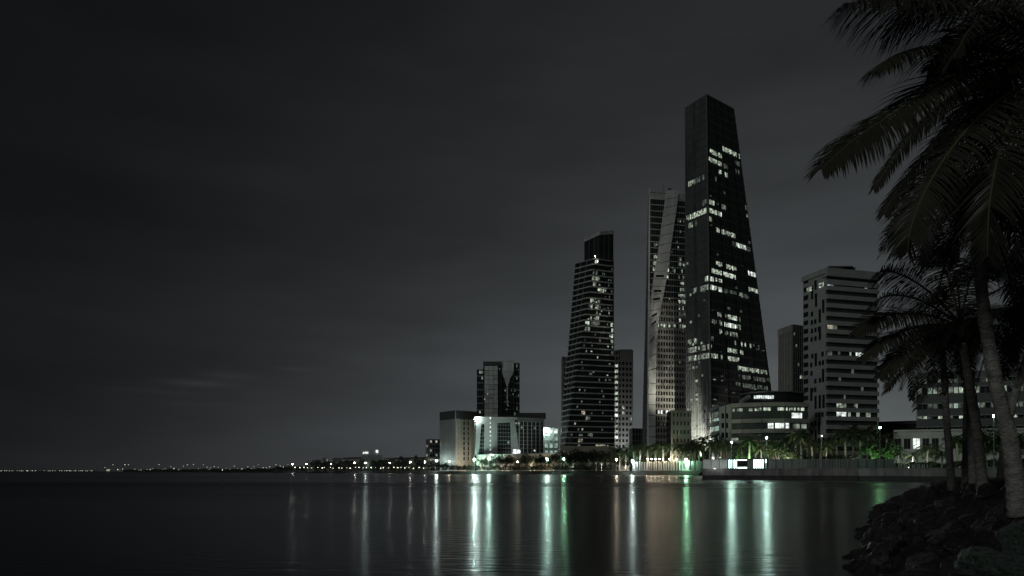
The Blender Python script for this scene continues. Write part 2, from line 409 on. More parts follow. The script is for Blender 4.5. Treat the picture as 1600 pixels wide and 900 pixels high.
# seawall: upper parapet panels and darker wet footing, joints between
Q2 = [B(1099, 372)] + qp
sw = bpy.data.objects.new('seawall', None); COL.objects.link(sw); sw.location = (qp[0].x, qp[0].y, 0)
tag(sw, 'long dark concrete quay wall below the fence at the water edge', 'seawall')
for si in range(len(Q2) - 1):
    a, b = Q2[si], Q2[si + 1]; ln = (b - a).length; n = max(1, round(ln / 7.0))
    t = (b - a).normalized()
    for i in range(n):
        p = a + t * (ln * i / n + .04); r = a + t * (ln * (i + 1) / n - .04)
        q = Quad(Vector((p.x, p.y, 1.05)), Vector((r.x, r.y, 1.05)), Vector((r.x, r.y, GZ + .12)), Vector((p.x, p.y, GZ + .12)))
        dd = random.uniform(.25, .33)
        piece(sw, 'wall_panel', q, 0, 1, 0, 1, -0.6, dd, 'seawall')
        q = Quad(Vector((p.x, p.y, -.8)), Vector((r.x, r.y, -.8)), Vector((r.x, r.y, 1.03)), Vector((p.x, p.y, 1.03)))
        piece(sw, 'footing_block', q, 0, 1, 0, 1, -0.6, dd - .12, 'seawall_wet')
    q = Quad(Vector((a.x, a.y, GZ + .125)), Vector((b.x, b.y, GZ + .125)), Vector((b.x, b.y, GZ + .30)), Vector((a.x, a.y, GZ + .30)))
    piece(sw, 'coping', q, 0, 1, 0, 1, -0.5, .42, 'seawall')

# dark strip added for the quay corner's reflection and the little jetty on the far shore
def rubble(name, pts, w, h, label, cat, m='far_rock'):
    mb = MB(); R = resample(pts, 2.5); k = 0; rows = []
    for i, p in enumerate(R):
        f = min(1, (i + .6) / 4, (len(R) - i - .4) / 4)
        r = []
        for u in range(-3, 4):
            q = Vector((p.x + random.uniform(-.4, .4), p.y + u / 3 * w, -.5 + (h + .5) * (1 - (u / 3) ** 2) * f + random.uniform(-.15, .15))); r.append(q)
        rows.append(r)
    for a, b in zip(rows, rows[1:]):
        for k in range(6): mb.face([a[k], b[k], b[k + 1], a[k + 1]])
    o = mb.build(name, m); return tag(o, label, cat)
rubble('rock_jetty', [B(697, 520, 0), B(712, 530, 0), B(738, 560, 0)], 3.5, 1.3, 'low dark rubble jetty lying in the water before the grey office block', 'jetty')
rubble('wall_reflection', [B(1040, 215, 0), B(1070, 200, 0), B(1099, 186, 0)], 2.0, .28, 'flat dark strip added for the reflection of the quay wall corner', 'reflection_strip')

# ------------------------------------------------------------------ near bank on the right
shY = [(-25, -14), (-8, -6), (0, -1.6), (5, 2.8), (8, 5.0), (13.1, 7.1), (15.5, 8.1), (18.9, 10.1), (21.8, 11.6), (28.5, 15.1), (33, 17.9), (38, 20.9), (42, 24.5), (46, 31), (52, 39), (60, 46), (100, 66), (124, 84)]
def xsh(y):
    for (a, xa), (b, xb) in zip(shY, shY[1:]):
        if y <= b: return xa + (xb - xa) * max(0, (y - a) / (b - a))
    return shY[-1][1]
prof = [(-4, -1.2), (-1.5, -.5), (0, 0.02), (1.2, .55), (2.4, 1.02), (4, 1.42), (6, 1.60), (9, 1.66), (14, 1.70), (200, 1.7)]
def pz(d, y=20):
    for (a, za), (b, zb) in zip(prof, prof[1:]):
        if d <= b:
            z = za + (zb - za) * (d - a) / (b - a); break
    else: z = 1.7
    if y > 36: z = z * max(0.66, 1 - (y - 36) * .02) if z > 0 else z
    return z
def bank_z(x, y, fine=True):
    d = x - xsh(y) + 0.9 * noise.noise(Vector((x * .2, y * .45, 3)))
    z = pz(d, y)
    amp = max(0.05, min(1, 1.15 - abs(d - 1.5) / 5))
    w = Vector((x * .55 + y * .35, y * .28 - x * .12, 0))          # ridges run down towards the water
    rid = (1 - abs(noise.noise(w * 1.7))) ** 3 - .45
    z += amp * (.34 * rid + .16 * noise.noise(Vector((x * 1.6, y * 1.6, 9))))
    if fine: z += amp * .09 * noise.noise(Vector((x * 4.5, y * 4.5, 4))) + .015 * noise.noise(Vector((x * 9, y * 9, 4)))
    return z
mb = MB(); ys = []
y = -24.0
while y < 124: ys.append(y); y += .13 if 6 < y < 26 else (.28 if y < 46 and y > 2 else 1.6)
ds = [-4 + .16 * i for i in range(80)]; x_ = ds[-1]
while x_ < 110: x_ += max(.3, (x_ - 6) * .14); ds.append(x_)
nd = len(ds)
for y in ys:
    for d in ds:
        x = xsh(y) + d; mb.v.append(Vector((x, y, bank_z(x, y))))
for i in range(len(ys) - 1):
    for j in range(nd - 1):
        mb.f.append((i * nd + j, i * nd + j + 1, (i + 1) * nd + j + 1, (i + 1) * nd + j)); mb.m.append(0)
        if ys[i] > 40 and ds[j] > 3: mb.m[-1] = 1
bank = tag(mb.build('bank', ['earth', 'grass'], smooth=False), kind='structure')

def rock_mesh(seed, m='rock'):
    rr = random.Random(seed); mb = MB(); mb.ball((0, 0, 0), 1, nu=26, nv=16); off = Vector((seed * 7.3, seed * 3.1, seed))
    pl = [(Vector((rr.gauss(0, 1), rr.gauss(0, 1), rr.gauss(0, 1))).normalized(), rr.uniform(.5, .85)) for _ in range(11)]
    for i, p in enumerate(mb.v):
        n = p.normalized(); k = 1.1
        for q, h in pl:
            c = n.dot(q)
            if c > .05: k = min(k, h / c)
        mb.v[i] = n * k * (1 + .10 * noise.noise(n * 3.4 + off) + .05 * noise.noise(n * 8 + off))
    return mb.mesh('rock', m)
rmesh = [rock_mesh(i) for i in range(7)]
pmesh = [rock_mesh(i + 20, 'rock_pale') for i in range(4)]
rs = random.Random(11)
for i in range(290):
    y = rs.uniform(6.5, 26) if i < 215 else rs.uniform(26, 46)
    d = rs.uniform(-.3, 4.2) if rs.random() < .7 else rs.uniform(-.3, 1.0)
    x = xsh(y) + d
    o = bpy.data.objects.new('rock', rs.choice(rmesh)); COL.objects.link(o); o.parent = bank
    s = .10 + .40 * rs.random() ** 1.7 * (1 if i < 215 else 1.35)
    o.scale = (s * rs.uniform(1.1, 1.9), s * rs.uniform(.8, 1.2), s * rs.uniform(.45, .8)); o.location = (x, y, bank_z(x, y) - s * .05)
    o.rotation_euler = (rs.uniform(-.4, .4), rs.uniform(-.5, .2), rs.uniform(.3, 1.3))
# big boulders close by, bottom right, greenish light put into their colour
boul = [(5.95, 7.9, .55), (6.45, 8.3, .60), (7.1, 8.7, .6), (6.9, 7.7, .6), (5.55, 7.5, .38), (6.2, 7.35, .5), (7.8, 9.2, .5), (6.9, 9.2, .4)]
boul_old = [(5.3, 7.6, .9), (6.5, 8.2, 1.0), (6.2, 7.0, .8), (7.4, 8.7, .75), (5.9, 8.9, .55), (6.9, 7.4, .7), (4.6, 7.0, .6), (8.0, 9.6, .6)]
for i, (x, y, s) in enumerate(boul):
    o = bpy.data.objects.new('rock', pmesh[i % 4]); COL.objects.link(o); o.parent = bank
    o.scale = (s * 1.2, s, s * .62); o.location = (x, y, (.80, .86, .92, .85, .62, .7, 1.1, 1.1)[i]); o.rotation_euler = (.1 * i, .2, .7 * i)
# litter of fallen dry leaf bits on the bank
mb = MB()
for i in range(3000):
    y = rs.uniform(7, 40); d = rs.uniform(3.2, 10); x = xsh(y) + d; z = bank_z(x, y) + .015
    a = rs.gauss(.9, .6); l = rs.uniform(.06, .35); w = rs.uniform(.008, .028); t = Vector((math.cos(a), math.sin(a), rs.uniform(-.3, .3)))
    s_ = Vector((-t.y, t.x, rs.uniform(-.4, .4))) * w; p = Vector((x, y, z)); mb.face([p - s_, p + t * l, p + s_])
tag(mb.build('leaf_litter', 'leaf_dry'), 'scattered dry leaf litter lying over the dark bank', 'leaf litter', kind='stuff')

# ------------------------------------------------------------------ TOWERS
# --- the tallest, tapering glass tower
nb, nt_ = B(1112, 425), V(1104, 147, 425)
lb, lt = B(1073, 441), V(1071, 168, 441)
rb = Vector((187, 472.5, GZ)); rt = V(1147, 170, 442)
t1 = thing('glass_skyscraper', (nb.x, nb.y, GZ), 'tallest skyscraper, dark tapering glass tower with scattered lit floors', 'skyscraper')
body(t1, (lb, nb, rb, fourth(lb, nb, rb)), (lt, nt_, rt, fourth(lt, nt_, rt)), 'glass_tower', 'body')
qr = Quad(nb, rb, rt, nt_); ql = Quad(lb, nb, nt_, lt)
bands(t1, qr, 44, .0062, .16, 'band_dark', skip=(0,))
fins(t1, qr, [i / 32 for i in range(1, 32)], .0030, .22, 'frame_dark')
fins(t1, qr, [.27, .5, .74], .010, .22, 'glass_black', 'facade_joint')
for i in range(44):        # glazed panels of the left face, in two strips beside a dark recess
    for (a, b) in ((.02, .36), (.52, .985)):
        piece(t1, 'glass_panel', ql, a, b, (i + .04) / 44, (i + .96) / 44, -.02, .22, 'glass_blue')
fins(t1, ql, [.02 + .34 * k / 4 for k in range(5)] + [.52 + .465 * k / 5 for k in range(6)], .012, .42, 'frame_grey', 'fin')
piece(t1, 'corner_post', qr, -.006, .010, 0, 1, -.2, .35, 'frame_grey')
piece(t1, 'corner_post', ql, -.012, .012, 0, 1, -.2, .5, 'frame_grey')
rows = [(1105, 1127, 234, 2), (1129, 1155, 236, 2), (1107, 1127, 247, 2), (1148, 1155, 254, 0), (1131, 1137, 262, 0), (1123, 1137, 274, 2), (1112, 1119, 273, 0),
        (1149, 1155, 268, 0), (1108, 1116, 313, 2), (1105, 1127, 326, 3), (1128, 1134, 329, 1), (1108, 1112, 341, 1), (1164, 1167, 321, 1), (1166, 1169, 336, 1), (1119, 1148, 359, 2), (1142, 1147, 375, 1),
        (1151, 1166, 391, 3), (1168, 1173, 393, 1), (1119, 1150, 412, 2), (1109, 1128, 425, 2), (1130, 1149, 427, 3), (1169, 1183, 431, 3), (1107, 1128, 438, 3), (1107, 1128, 452, 3),
        (1130, 1150, 454, 0), (1152, 1168, 456, 1), (1170, 1185, 458, 2), (1121, 1127, 492, 1), (1132, 1152, 494, 3), (1154, 1157, 496, 1), (1112, 1128, 506, 1), (1132, 1152, 508, 3), (1154, 1157, 509, 1),
        (1124, 1128, 520, 2), (1133, 1152, 521, 1), (1110, 1115, 533, 0), (1148, 1150, 534, 1), (1155, 1165, 535, 2), (1171, 1174, 537, 1), (1184, 1186, 540, 1), (1109, 1112, 546, 4), (1137, 1161, 549, 2), (1109, 1129, 560, 2), (1137, 1155, 562, 2),
        (1153, 1185, 576, 2), (1186, 1203, 578, 1), (1152, 1203, 592, 0), (1112, 1135, 634, 0), (1150, 1200, 607, 0), (1120, 1140, 651, 0)]
lit_rows(t1, qr, 44, rows, 1.7, hfrac=.52, hole=.12)
rowsl = [(1073, 1087, 280, 1), (1088, 1104, 273, 0), (1073, 1087, 335, 2), (1088, 1104, 328, 2), (1076, 1083, 349, 1), (1086, 1089, 348, 0), (1099, 1108, 439, 2), (1095, 1108, 453, 1), (1083, 1088, 458, 1),
         (1075, 1089, 537, 1), (1075, 1090, 550, 1), (1091, 1109, 549, 1), (1075, 1090, 563, 1), (1091, 1109, 562, 1), (1085, 1089, 537, 2), (1084, 1089, 550, 2), (1085, 1089, 563, 2), (1075, 1080, 577, 0), (1098, 1104, 312, 0)]
lit_rows(t1, ql, 44, rowsl, 1.6, d=.3)

lit_random(t1, qr, 44, 16, .13, ('lit_low', 'lit_low', 'lit_mid'), v0=0.04, v1=.30, u0=.03, u1=.97, maxn=70)
lit_random(t1, qr, 44, 16, .05, ('lit_low',), v0=0.3, v1=.85, u0=.03, u1=.97, maxn=40)
lit_random(t1, ql, 44, 8, .08, ('lit_low', 'lit_low', 'lit_mid'), v0=0.05, v1=.6, u0=.03, u1=.97, d=.3, maxn=30)
# --- dark stepped tower with thin balcony bands
nb, nt_ = B(877, 500), V(929, 404, 500)
rb, rt = B(960, 512), V(959, 408, 507)
lb, lt = B(872, 520), V(899, 412, 516)
t2 = thing('banded_skyscraper', (nb.x, nb.y, GZ), 'dark skyscraper ringed by thin pale floor bands, set-back crown, widening to the base', 'skyscraper')
body(t2, (lb, nb, rb, fourth(lb, nb, rb)), (lt, nt_, rt, fourth(lt, nt_, rt)), 'glass_black', 'body')
qr = Quad(nb, rb, rt, nt_); ql = Quad(lb, nb, nt_, lt)
bands(t2, qr, 38, .0056, .85, 'band_grey', 'balcony_band', skip=(0,))
bands(t2, ql, 38, .0056, .85, 'band_grey', 'balcony_band', skip=(0,))
fins(t2, qr, [i / 14 for i in range(1, 14)], .004, .12, 'frame_dark')
fins(t2, ql, [.3, .62], .03, .2, 'frame_grey')
cb = [V(913, 408, 515), V(936, 404, 501), V(958.5, 408, 507)]
ct = [V(913, 374, 515), V(937, 362, 501), V(958.5, 360, 507)]
q1 = Quad(cb[0], cb[1], ct[1], ct[0]); q2 = Quad(cb[1], cb[2], ct[2], ct[1])
body(t2, (cb[0], cb[1], cb[2], fourth(cb[0], cb[1], cb[2])), (ct[0], ct[1], ct[2], fourth(ct[0], ct[1], ct[2])), 'glass_dark', 'crown')
for q in (q1, q2):
    piece(t2, 'crown_rim', q, 0, 1, .88, 1, -.1, .3, 'band_grey'); fins(t2, q, [.33, .66], .015, .15, 'frame_grey')
lit_rows(t2, qr, 38, [(930, 935, 406, 3), (927, 937, 428, 1), (924, 936, 436, 1), (927, 932, 441, 1), (934, 944, 452, 2), (925, 938, 468, 1), (919, 927, 474, 2), (919, 935, 482, 1), (931, 934, 490, 1), (922, 936, 497, 1), (914, 921, 505, 2),
                      (923, 940, 505, 0), (914, 922, 512, 1), (954, 958, 505, 2), (954, 958, 512, 2), (955, 958, 520, 2), (954, 958, 527, 2), (954, 958, 535, 2), (955, 959, 549, 1), (905, 914, 646, 4), (915, 921, 653, 1), (904, 914, 684, 4), (918, 926, 684, 1), (931, 946, 694, 4), (903, 907, 694, 1)], 1.6, d=.2, hole=.2)
lit_random(t2, qr, 38, 22, .09, ('lit_low', 'lit_low', 'lit_mid'), u0=.03, u1=.97, hf=.4, d=.2, maxn=70)
lit_random(t2, qr, 38, 16, .06, ('lit_mid', 'lit_low', 'lit_hi'), v0=.45, v1=.97, u0=.03, u1=.9, hf=.4, d=.2, maxn=36)
pq = Quad(B(876, 492), B(961, 503), V(961, 697, 503), V(876, 697, 492))
body(t2, (pq.p[0], pq.p[1], B(961, 520), B(876, 512)), (pq.p[3], pq.p[2], V(961, 699, 520), V(876, 699, 512)), 'stone', 'podium')
for i in range(14):
    for j in range(2):
        if random.random() < .7: piece(t2, 'window', pq, (i + .3) / 14, (i + .62) / 14, .25 + .38 * j, .42 + .38 * j, -.02, .06, 'glass_black')

# --- pale slabs behind it
def grid_block(name, lab, cat, near, left, right, toppy, m, floors, cols, bandh=.4, finw=.35, depth=.25, mw='glass_black', ztop=None, gl='glass_dark', colsl=None):
    """near/left/right: (px, Y) of three plan corners; toppy: row of the near top corner"""
    nb = B(*near); nt_ = V(near[0], toppy, near[1]); h = nt_.z
    lb = B(*left) if left else None; rb = B(*right) if right else None
    if lb is None: lb = nb + Vector((-.3, 12, 0))
    if rb is None: rb = nb + Vector((.3, 12, 0))
    up = lambda p: Vector((p.x, p.y, h))
    t = thing(name, (nb.x, nb.y, GZ), lab, cat)
    fo = fourth(lb, nb, rb)
    body(t, (lb, nb, rb, fo), (up(lb), up(nb), up(rb), up(fo)), mw, 'body')
    qs = []
    for a, b, c in ((lb, nb, colsl or cols), (nb, rb, cols)):
        if (a - b).length < 1: qs.append(None); continue
        q = Quad(a, b, up(b), up(a)); qs.append(q)
        if left is None and a is lb: continue
        if right is None and b is rb: continue
        bands(t, q, floors, bandh / floors, depth, m)
        fins(t, q, [i / c for i in range(c + 1)], finw / c, depth - .03, m, 'pier')
    return t, qs
t, (ql, qr) = grid_block('apartment_tower', 'pale slab tower with lights strung up its edge, right of the banded skyscraper', 'tower', (971, 545), (957, 550), (988, 548), 546, 'white', 22, 3, .45, .4)
for i in range(19):
    piece(t, 'lit_window', ql, .30, .62, (i + .45) / 22 + .02, (i + .95) / 22 + .02, -.02, .4, random.choice(('lit_hi', 'lit_white', 'lit_mid')))
lit_random(t, qr, 22, 3, .08)
plate(t, 'crown_panel', qr, [(969, 546), (987, 546), (987, 562), (969, 562)], 0, .5, 'white')
t, (ql, qr) = grid_block('apartment_tower', 'sliver of a pale tower left behind the dark banded skyscraper', 'tower', (879, 545), None, (900, 552), 557, 'white', 22, 4, .45, .5)
t, (ql, qr) = grid_block('office_block', 'low dark block in the gap left of the ribbon skyscraper', 'building', (988, 500), None, (1006, 505), 669, 'frame_grey', 7, 4, .2, .2)

# --- the tower with a diagonal ribbon
bl, br = B(1012, 462), B(1078, 470); tl, tr = V(1015, 300, 466), V(1075, 305, 470)
t3 = thing('ribbon_skyscraper', (bl.x, bl.y, GZ), 'skyscraper with a pale diagonal ribbon sweeping down its gridded front', 'skyscraper')
s0, s1 = B(1002, 480), V(1013, 306, 480)
body(t3, (bl, br, br + Vector((0, 26, 0)), s0 + Vector((2, 8, 0))), (tl, tr, tr + Vector((0, 26, 0)), s1 + Vector((2, 8, 0))), 'glass_black', 'body')
q = Quad(bl, br, tr, tl); qs = Quad(s0, bl, tl, s1)
mbs = MB(); mbs.hexa([s0 + Vector((1, 6, 0)), bl + Vector((0, 1, 0)), tl + Vector((0, 1, 0)), s1 + Vector((1, 6, 0)), s0, bl, tl, s1]); mbs.build('side_wing', 'glass_dark', t3)
bands(t3, qs, 26, .006, .2, 'frame_grey', skip=(0,))
vb = q.uv(1040, 470)[1]
for i in range(1, 45):
    v = i / 45; low = v < vb
    piece(t3, 'floor_band', q, .0, 1, v - (.0042 if low else .0014), v + (.0042 if low else .0014), -.05, .35 if low else .2, 'concrete' if low else 'band_grey')
for i in range(13):
    u = .22 + .78 * i / 12
    piece(t3, 'pier', q, u - .010, u + .010, 0, vb, -.05, .32, 'concrete')
for i in range(19):
    u = i / 18
    piece(t3, 'mullion', q, u - .003, u + .003, vb, .985, -.05, .17, 'frame_grey')
piece(t3, 'corner_post', q, -.02, .012, 0, 1.012, -.3, .6, 'ribbon')
piece(t3, 'parapet', q, .02, 1, .975, .997, -.1, .5, 'band_grey')
rl = [(1041, 299), (1035, 340), (1029, 385), (1022, 425), (1017, 460), (1014, 500), (1012, 540), (1012, 600), (1012, 650), (1012, 700)]
rr = [(1060, 297), (1055, 335), (1048, 380), (1042, 425), (1036, 460), (1029, 495), (1025, 530), (1023.5, 600), (1023, 650), (1023, 700)]
for k in range(len(rl) - 1):
    sub = 3
    for j in range(sub):
        f = lambda P, tt: (P[k][0] + (P[k + 1][0] - P[k][0]) * tt, P[k][1] + (P[k + 1][1] - P[k][1]) * tt)
        a, b = j / sub, (j + 1) / sub - .02
        plate(t3, 'ribbon_panel', q, [f(rl, a), f(rr, a), f(rr, b), f(rl, b)], .1, 1.3, 'ribbon')
        if k in (3, 4, 5) and j != 1: plate(t3, 'window', q, [(f(rl, b)[0] + 3, f(rl, b)[1] - 5.5), (f(rr, b)[0] - 4, f(rr, b)[1] - 5.5), (f(rr, b)[0] - 4, f(rr, b)[1] - 2), (f(rl, b)[0] + 3, f(rl, b)[1] - 2)], 1.28, 1.34, 'glass_dark')
lit_rows(t3, q, 45, [(1027, 1056, 509, 2), (1062, 1071, 511, 2), (1028, 1062, 643, 6), (1022, 1027, 381, 1), (1021, 1026, 399, 2), (1020, 1026, 409, 1), (1020, 1025, 420, 1), (1040, 1046, 403, 1), (1041, 1045, 424, 2), (1039, 1044, 436, 2), (1051, 1055, 420, 1), (1040, 1046, 415, 1)], 1.1, hfrac=.55, d=.25, hole=.25)
for i in range(11): lit_rows(t3, q, 45, [(1060, 1071, 404 + i * 9.6 + 5, random.choice((1, 2, 1)))], 1.1, hfrac=.5, d=.25, hole=.35)
mb = MB()
for (x, y0, y1) in ((1036, 303, 289), (1044, 303, 293)): mb.tube([V(x, y0, 470), V(x, y1, 470)], .22, 5)
mb.box(V(1047, 298, 472), (2, 2, 3)); mb.build('roof_mast', 'metal', t3)
lit_random(t3, q, 45, 24, .05, ('lit_low', 'lit_mid', 'lit_low'), v0=.1, v1=.95, u0=.30, u1=.98, hf=.4, d=.22, maxn=50)
# --- warm-lit annex between the two
t, (ql, qr) = grid_block('annex_block', 'small warm-lit stone annex squeezed before the tallest tower', 'building', (1050, 405), None, (1078, 408), 641, 'stone', 7, 5, .55, .6, .3)

# --- low curved building in front
Yl = 228
def arc(pxs, Ys): return [B(p, y) for p, y in zip(pxs, Ys)]
foot = arc([1112, 1116, 1124, 1134, 1143, 1160, 1190, 1225, 1262], [245, 238, 233, 229, 228, 226, 224, 223, 225])
t = thing('curved_office', (foot[4].x, foot[4].y, GZ), 'low curved office building with lit ribbon windows, between tallest tower and white block', 'building')
def zrow(py, Y=226): return CZ + (HOR - py) * Y / F
def curved(root, name, pts, z0, z1, d, m, split=True):
    for k, (a, b) in enumerate(zip(pts, pts[1:])):
        qq = Quad(Vector((a.x, a.y, z0)), Vector((b.x, b.y, z0)), Vector((b.x, b.y, z1)), Vector((a.x, a.y, z1)))
        piece(root, name, qq, 0, 1, 0, 1, -3, d, m)
curved(t, 'body', foot, GZ, zrow(633), 0, 'glass_tower')
for (y0, y1) in ((636, 630), (661, 655), (677, 671), (692, 688)):
    curved(t, 'floor_band', foot[4:], zrow(y0), zrow(y1), .7, 'concrete')
    curved(t, 'floor_band', foot[:3], zrow(y0), zrow(y1) , .5, 'frame_grey')
for k in (2, 3): pass
qa = Quad(foot[2], foot[4], Vector((foot[4].x, foot[4].y, zrow(631))), Vector((foot[2].x, foot[2].y, zrow(634))))
piece(t, 'pillar_wall', qa, .15, 1, 0, 1.0, -.3, .9, 'white')
for i, y in enumerate((646, 661, 676)):
    for u in (.35, .68): plate(t, 'window', qa, [(1124 + 19 * u, y), (1124 + 19 * u + 4, y), (1124 + 19 * u + 4, y + 8), (1124 + 19 * u, y + 8)], .88, .95, 'glass_black')
for (x0, x1, a, b, m) in ((1144, 1164, 638, 642.5, 'lit_mid'), (1172, 1260, 638, 642.5, 'lit_hi'), (1236, 1254, 646, 654, 'lit_white'), (1199, 1232, 662, 670, 'lit_white'), (1238, 1262, 663, 670, 'lit_mid'), (1146, 1160, 684, 688, 'lit_mid'), (1232, 1242, 680, 686, 'lit_mid')):
    x = x0
    while x < x1 - 2:
        w = random.uniform(2.2, 4)
        if random.random() < .82:
            Ya = 224.2; c0, c1 = V(x, b, Ya), V(x + w - .5, b, Ya)
            # set the pane on the curved front
            for (pa, pb) in zip(foot[4:], foot[5:]):
                if pa.x <= c0.x * 1.0 <= pb.x + .01:
                    f0 = (c0.x - pa.x) / (pb.x - pa.x); f1 = min(1, (c1.x - pa.x) / (pb.x - pa.x))
                    q0, q1 = pa.lerp(pb, f0), pa.lerp(pb, f1)
                    qq = Quad(Vector((q0.x, q0.y, zrow(b))), Vector((q1.x, q1.y, zrow(b))), Vector((q1.x, q1.y, zrow(a))), Vector((q0.x, q0.y, zrow(a))))
                    piece(t, 'lit_window', qq, 0, 1, 0, 1, -.02, .15, m); break
        x += w
for k in (0, 1):
    for (a, b, m) in ((650, 660, 'lit_green'), (663, 675, 'lit_green'), (679, 690, 'lit_green'), (640, 648, 'lit_low')):
        if k == 0 and a == 650: m = 'lit_mid'
        p0, p1 = foot[k], foot[k + 1]
        qq = Quad(Vector((p0.x, p0.y, zrow(b))), Vector((p1.x, p1.y, zrow(b))), Vector((p1.x, p1.y, zrow(a))), Vector((p0.x, p0.y, zrow(a))))
        piece(t, 'lit_window', qq, .1, .9, 0, 1, -.02, .12, m)
up = arc([1158, 1172, 1200, 1230, 1256], [246, 240, 236, 236, 240])
curved(t, 'penthouse', up, zrow(633), CZ + (HOR - 614) * 238 / F, 0, 'glass_dark')
curved(t, 'penthouse_roof', up, CZ + (HOR - 614) * 238 / F, CZ + (HOR - 612) * 238 / F, .8, 'frame_grey')
for i in range(9): piece(t, 'lit_window', Quad(V(1178 + i * 3.5, 623, 235.5), V(1180.6 + i * 3.5, 623, 235.5), V(1180.6 + i * 3.5, 618, 235.5), V(1178 + i * 3.5, 618, 235.5)), 0, 1, 0, 1, 0, .2, 'lit_white')
mbb = MB(); mbb.tube([V(1158, 628, 232), V(1170, 620, 236)], .8, 8); mbb.build('roof_canopy', 'white', t)

# --- grey tower behind
t, (ql, qr) = grid_block('ribbed_tower', 'grey ribbed tower half hidden left of the white banded block', 'tower', (1239, 395), (1217, 410), (1262, 400), 507, 'frame_grey', 24, 7, .16, .25, .3, colsl=5)
fins(t, ql, [.1, .3, .5, .7, .9], .10, .8, 'concrete', 'pier')
lit_random(t, qr, 24, 7, .12, maxn=26)
piece(t, 'parapet', ql, 0, 1, .95, 1.0, 0, .9, 'concrete')

# --- white banded block
nb, lb, rb = B(1291, 250), B(1256, 261), B(1371, 256)
h = V(1291, 423, 250).z
up_ = lambda p, z=h: Vector((p.x, p.y, z))
t = thing('white_tower', (nb.x, nb.y, GZ), 'white residential block with dark strip windows and irregular openings on its left side', 'tower')
fo = fourth(lb, nb, rb)
body(t, (lb, nb, rb, fo), (up_(lb), up_(nb), up_(rb), up_(fo)), 'glass_tower', 'body')
qr = Quad(nb, rb, up_(rb), up_(nb)); ql = Quad(lb, nb, up_(nb), up_(lb))
nf = 23
for i in range(nf + 1):
    v = i / nf
    if i == nf - 1: continue
    piece(t, 'floor_band', qr, -.01, 1.0 - .05 * (i % 2) * 0, max(0, v - .0105), min(1, v + .0105), -.1, .9 + (.15 if i == nf else 0), 'white')
piece(t, 'floor_band', qr, -.01, 1.0, .93, .955, -.1, .95, 'white')
piece(t, 'roof_parapet', qr, -.02, 1.02, .972, 1.012, -.4, 1.1, 'white')
piece(t, 'roof_parapet', ql, -.03, 1.02, .985, 1.012, -.4, .8, 'white')
fins(t, qr, [i / 18 for i in range(1, 18)], .006, .12, 'frame_dark', v1=.97)
piece(t, 'wall', ql, 0, 1, 0, .985, -.1, .35, 'white')
rl_ = random.Random(5)
for i in range(nf):
    if i % 1 == 0: piece(t, 'window', ql, .03, .24, (i + .35) / nf, (i + .9) / nf, .3, .42, 'glass_black')
    for u in (.34, .52, .68, .84):
        if rl_.random() < .55:
            hgt = rl_.choice((.55, .55, 1.55)); top = min((i + .2 + hgt) / nf, .97)
            du = rl_.uniform(-.02, .04)
            piece(t, 'window', ql, u + du, u + du + .10, (i + .2) / nf, top, .3, .42 + .005 * (i % 2), 'glass_black')
lit_rows(t, qr, nf, [(1292, 1302, 510, 4), (1303, 1308, 510, 1), (1292, 1302, 440, 6), (1351, 1355, 447, 1), (1337, 1362, 556, 6), (1309, 1313, 553, 1), (1327, 1330, 556, 1), (1292, 1300, 554, 0), (1307, 1322, 632, 2), (1334, 1340, 634, 1), (1307, 1322, 648, 6), (1325, 1329, 649, 1), (1338, 1343, 650, 2), (1353, 1360, 650, 1),
                     (1310, 1314, 594, 0), (1330, 1334, 580, 0), (1345, 1349, 607, 0), (1318, 1321, 620, 0)], 1.0, hfrac=.5, hole=.1)
lit_rows(t, ql, nf, [(1262, 1270, 448, 2), (1281, 1289, 443, 2)], 1.0, hfrac=.5, d=.5)
mb = MB(); mb.box(V(1310, 421, 256), (9, 4, 1.4)); mb.box(V(1322, 422, 256), (5, 4, 1.0)); mb.build('roof_plant', 'roof_dark', t)

# --- building on the right behind the palms, with its podium
nb, rb = B(1433, 205), B(1760, 190); lb = B(1431, 222)
h = V(1433, 590, 205).z
t = thing('banded_office', (nb.x, nb.y, GZ), 'banded office block with lit windows seen between the near palm trunks', 'building')
fo = fourth(lb, nb, rb)
body(t, (lb, nb, rb, fo), (up_(lb, h), up_(nb, h), up_(rb, h), up_(fo, h)), 'glass_dark', 'body')
q = Quad(nb, rb, up_(rb, h), up_(nb, h))
for (a, b) in ((606, 598), (627, 616), (646, 634), (665, 654)):
    pass
zv = lambda py: (V(1433, py, 205).z - GZ) / (h - GZ)
for (a, b) in ((593, 583), (606, 600), (631, 617), (650, 640), (667, 656)):
    piece(t, 'floor_band', q, 0, 1, zv(a), zv(b), -.1, .6, 'band_dark' if a > 600 else 'frame_grey')
    piece(t, 'sill_line', q, 0, 1, zv(a) - .008, zv(a) - .001, -.1, .8, 'white')
fins(t, q, [i / 38 for i in range(1, 38)], .003, .25, 'frame_grey')
for (a, b) in ((616, 607), (639, 632), (655, 651)):
    for i in range(34):
        r = random.random()
        if r < .72: piece(t, 'lit_window', q, (i + .12) / 38, (i + .88) / 38, zv(a), zv(b), -.02, .12, random.choice(('lit_mid', 'lit_mid', 'lit_hi', 'lit_low', 'lit_green', 'lit_low')))
for i in range(20):
    if random.random() < .5: piece(t, 'lit_window', q, (i + .12) / 38, (i + .88) / 38, zv(600), zv(594), -.02, .12, random.choice(('lit_mid', 'lit_low')))
pq = Quad(B(1396, 188), B(1640, 176), V(1640, 668, 176), V(1396, 672, 188))
t = thing('podium_building', (pq.p[0].x, pq.p[0].y, GZ), 'long pale two-storey podium with dark windows behind the quay lawn', 'building')
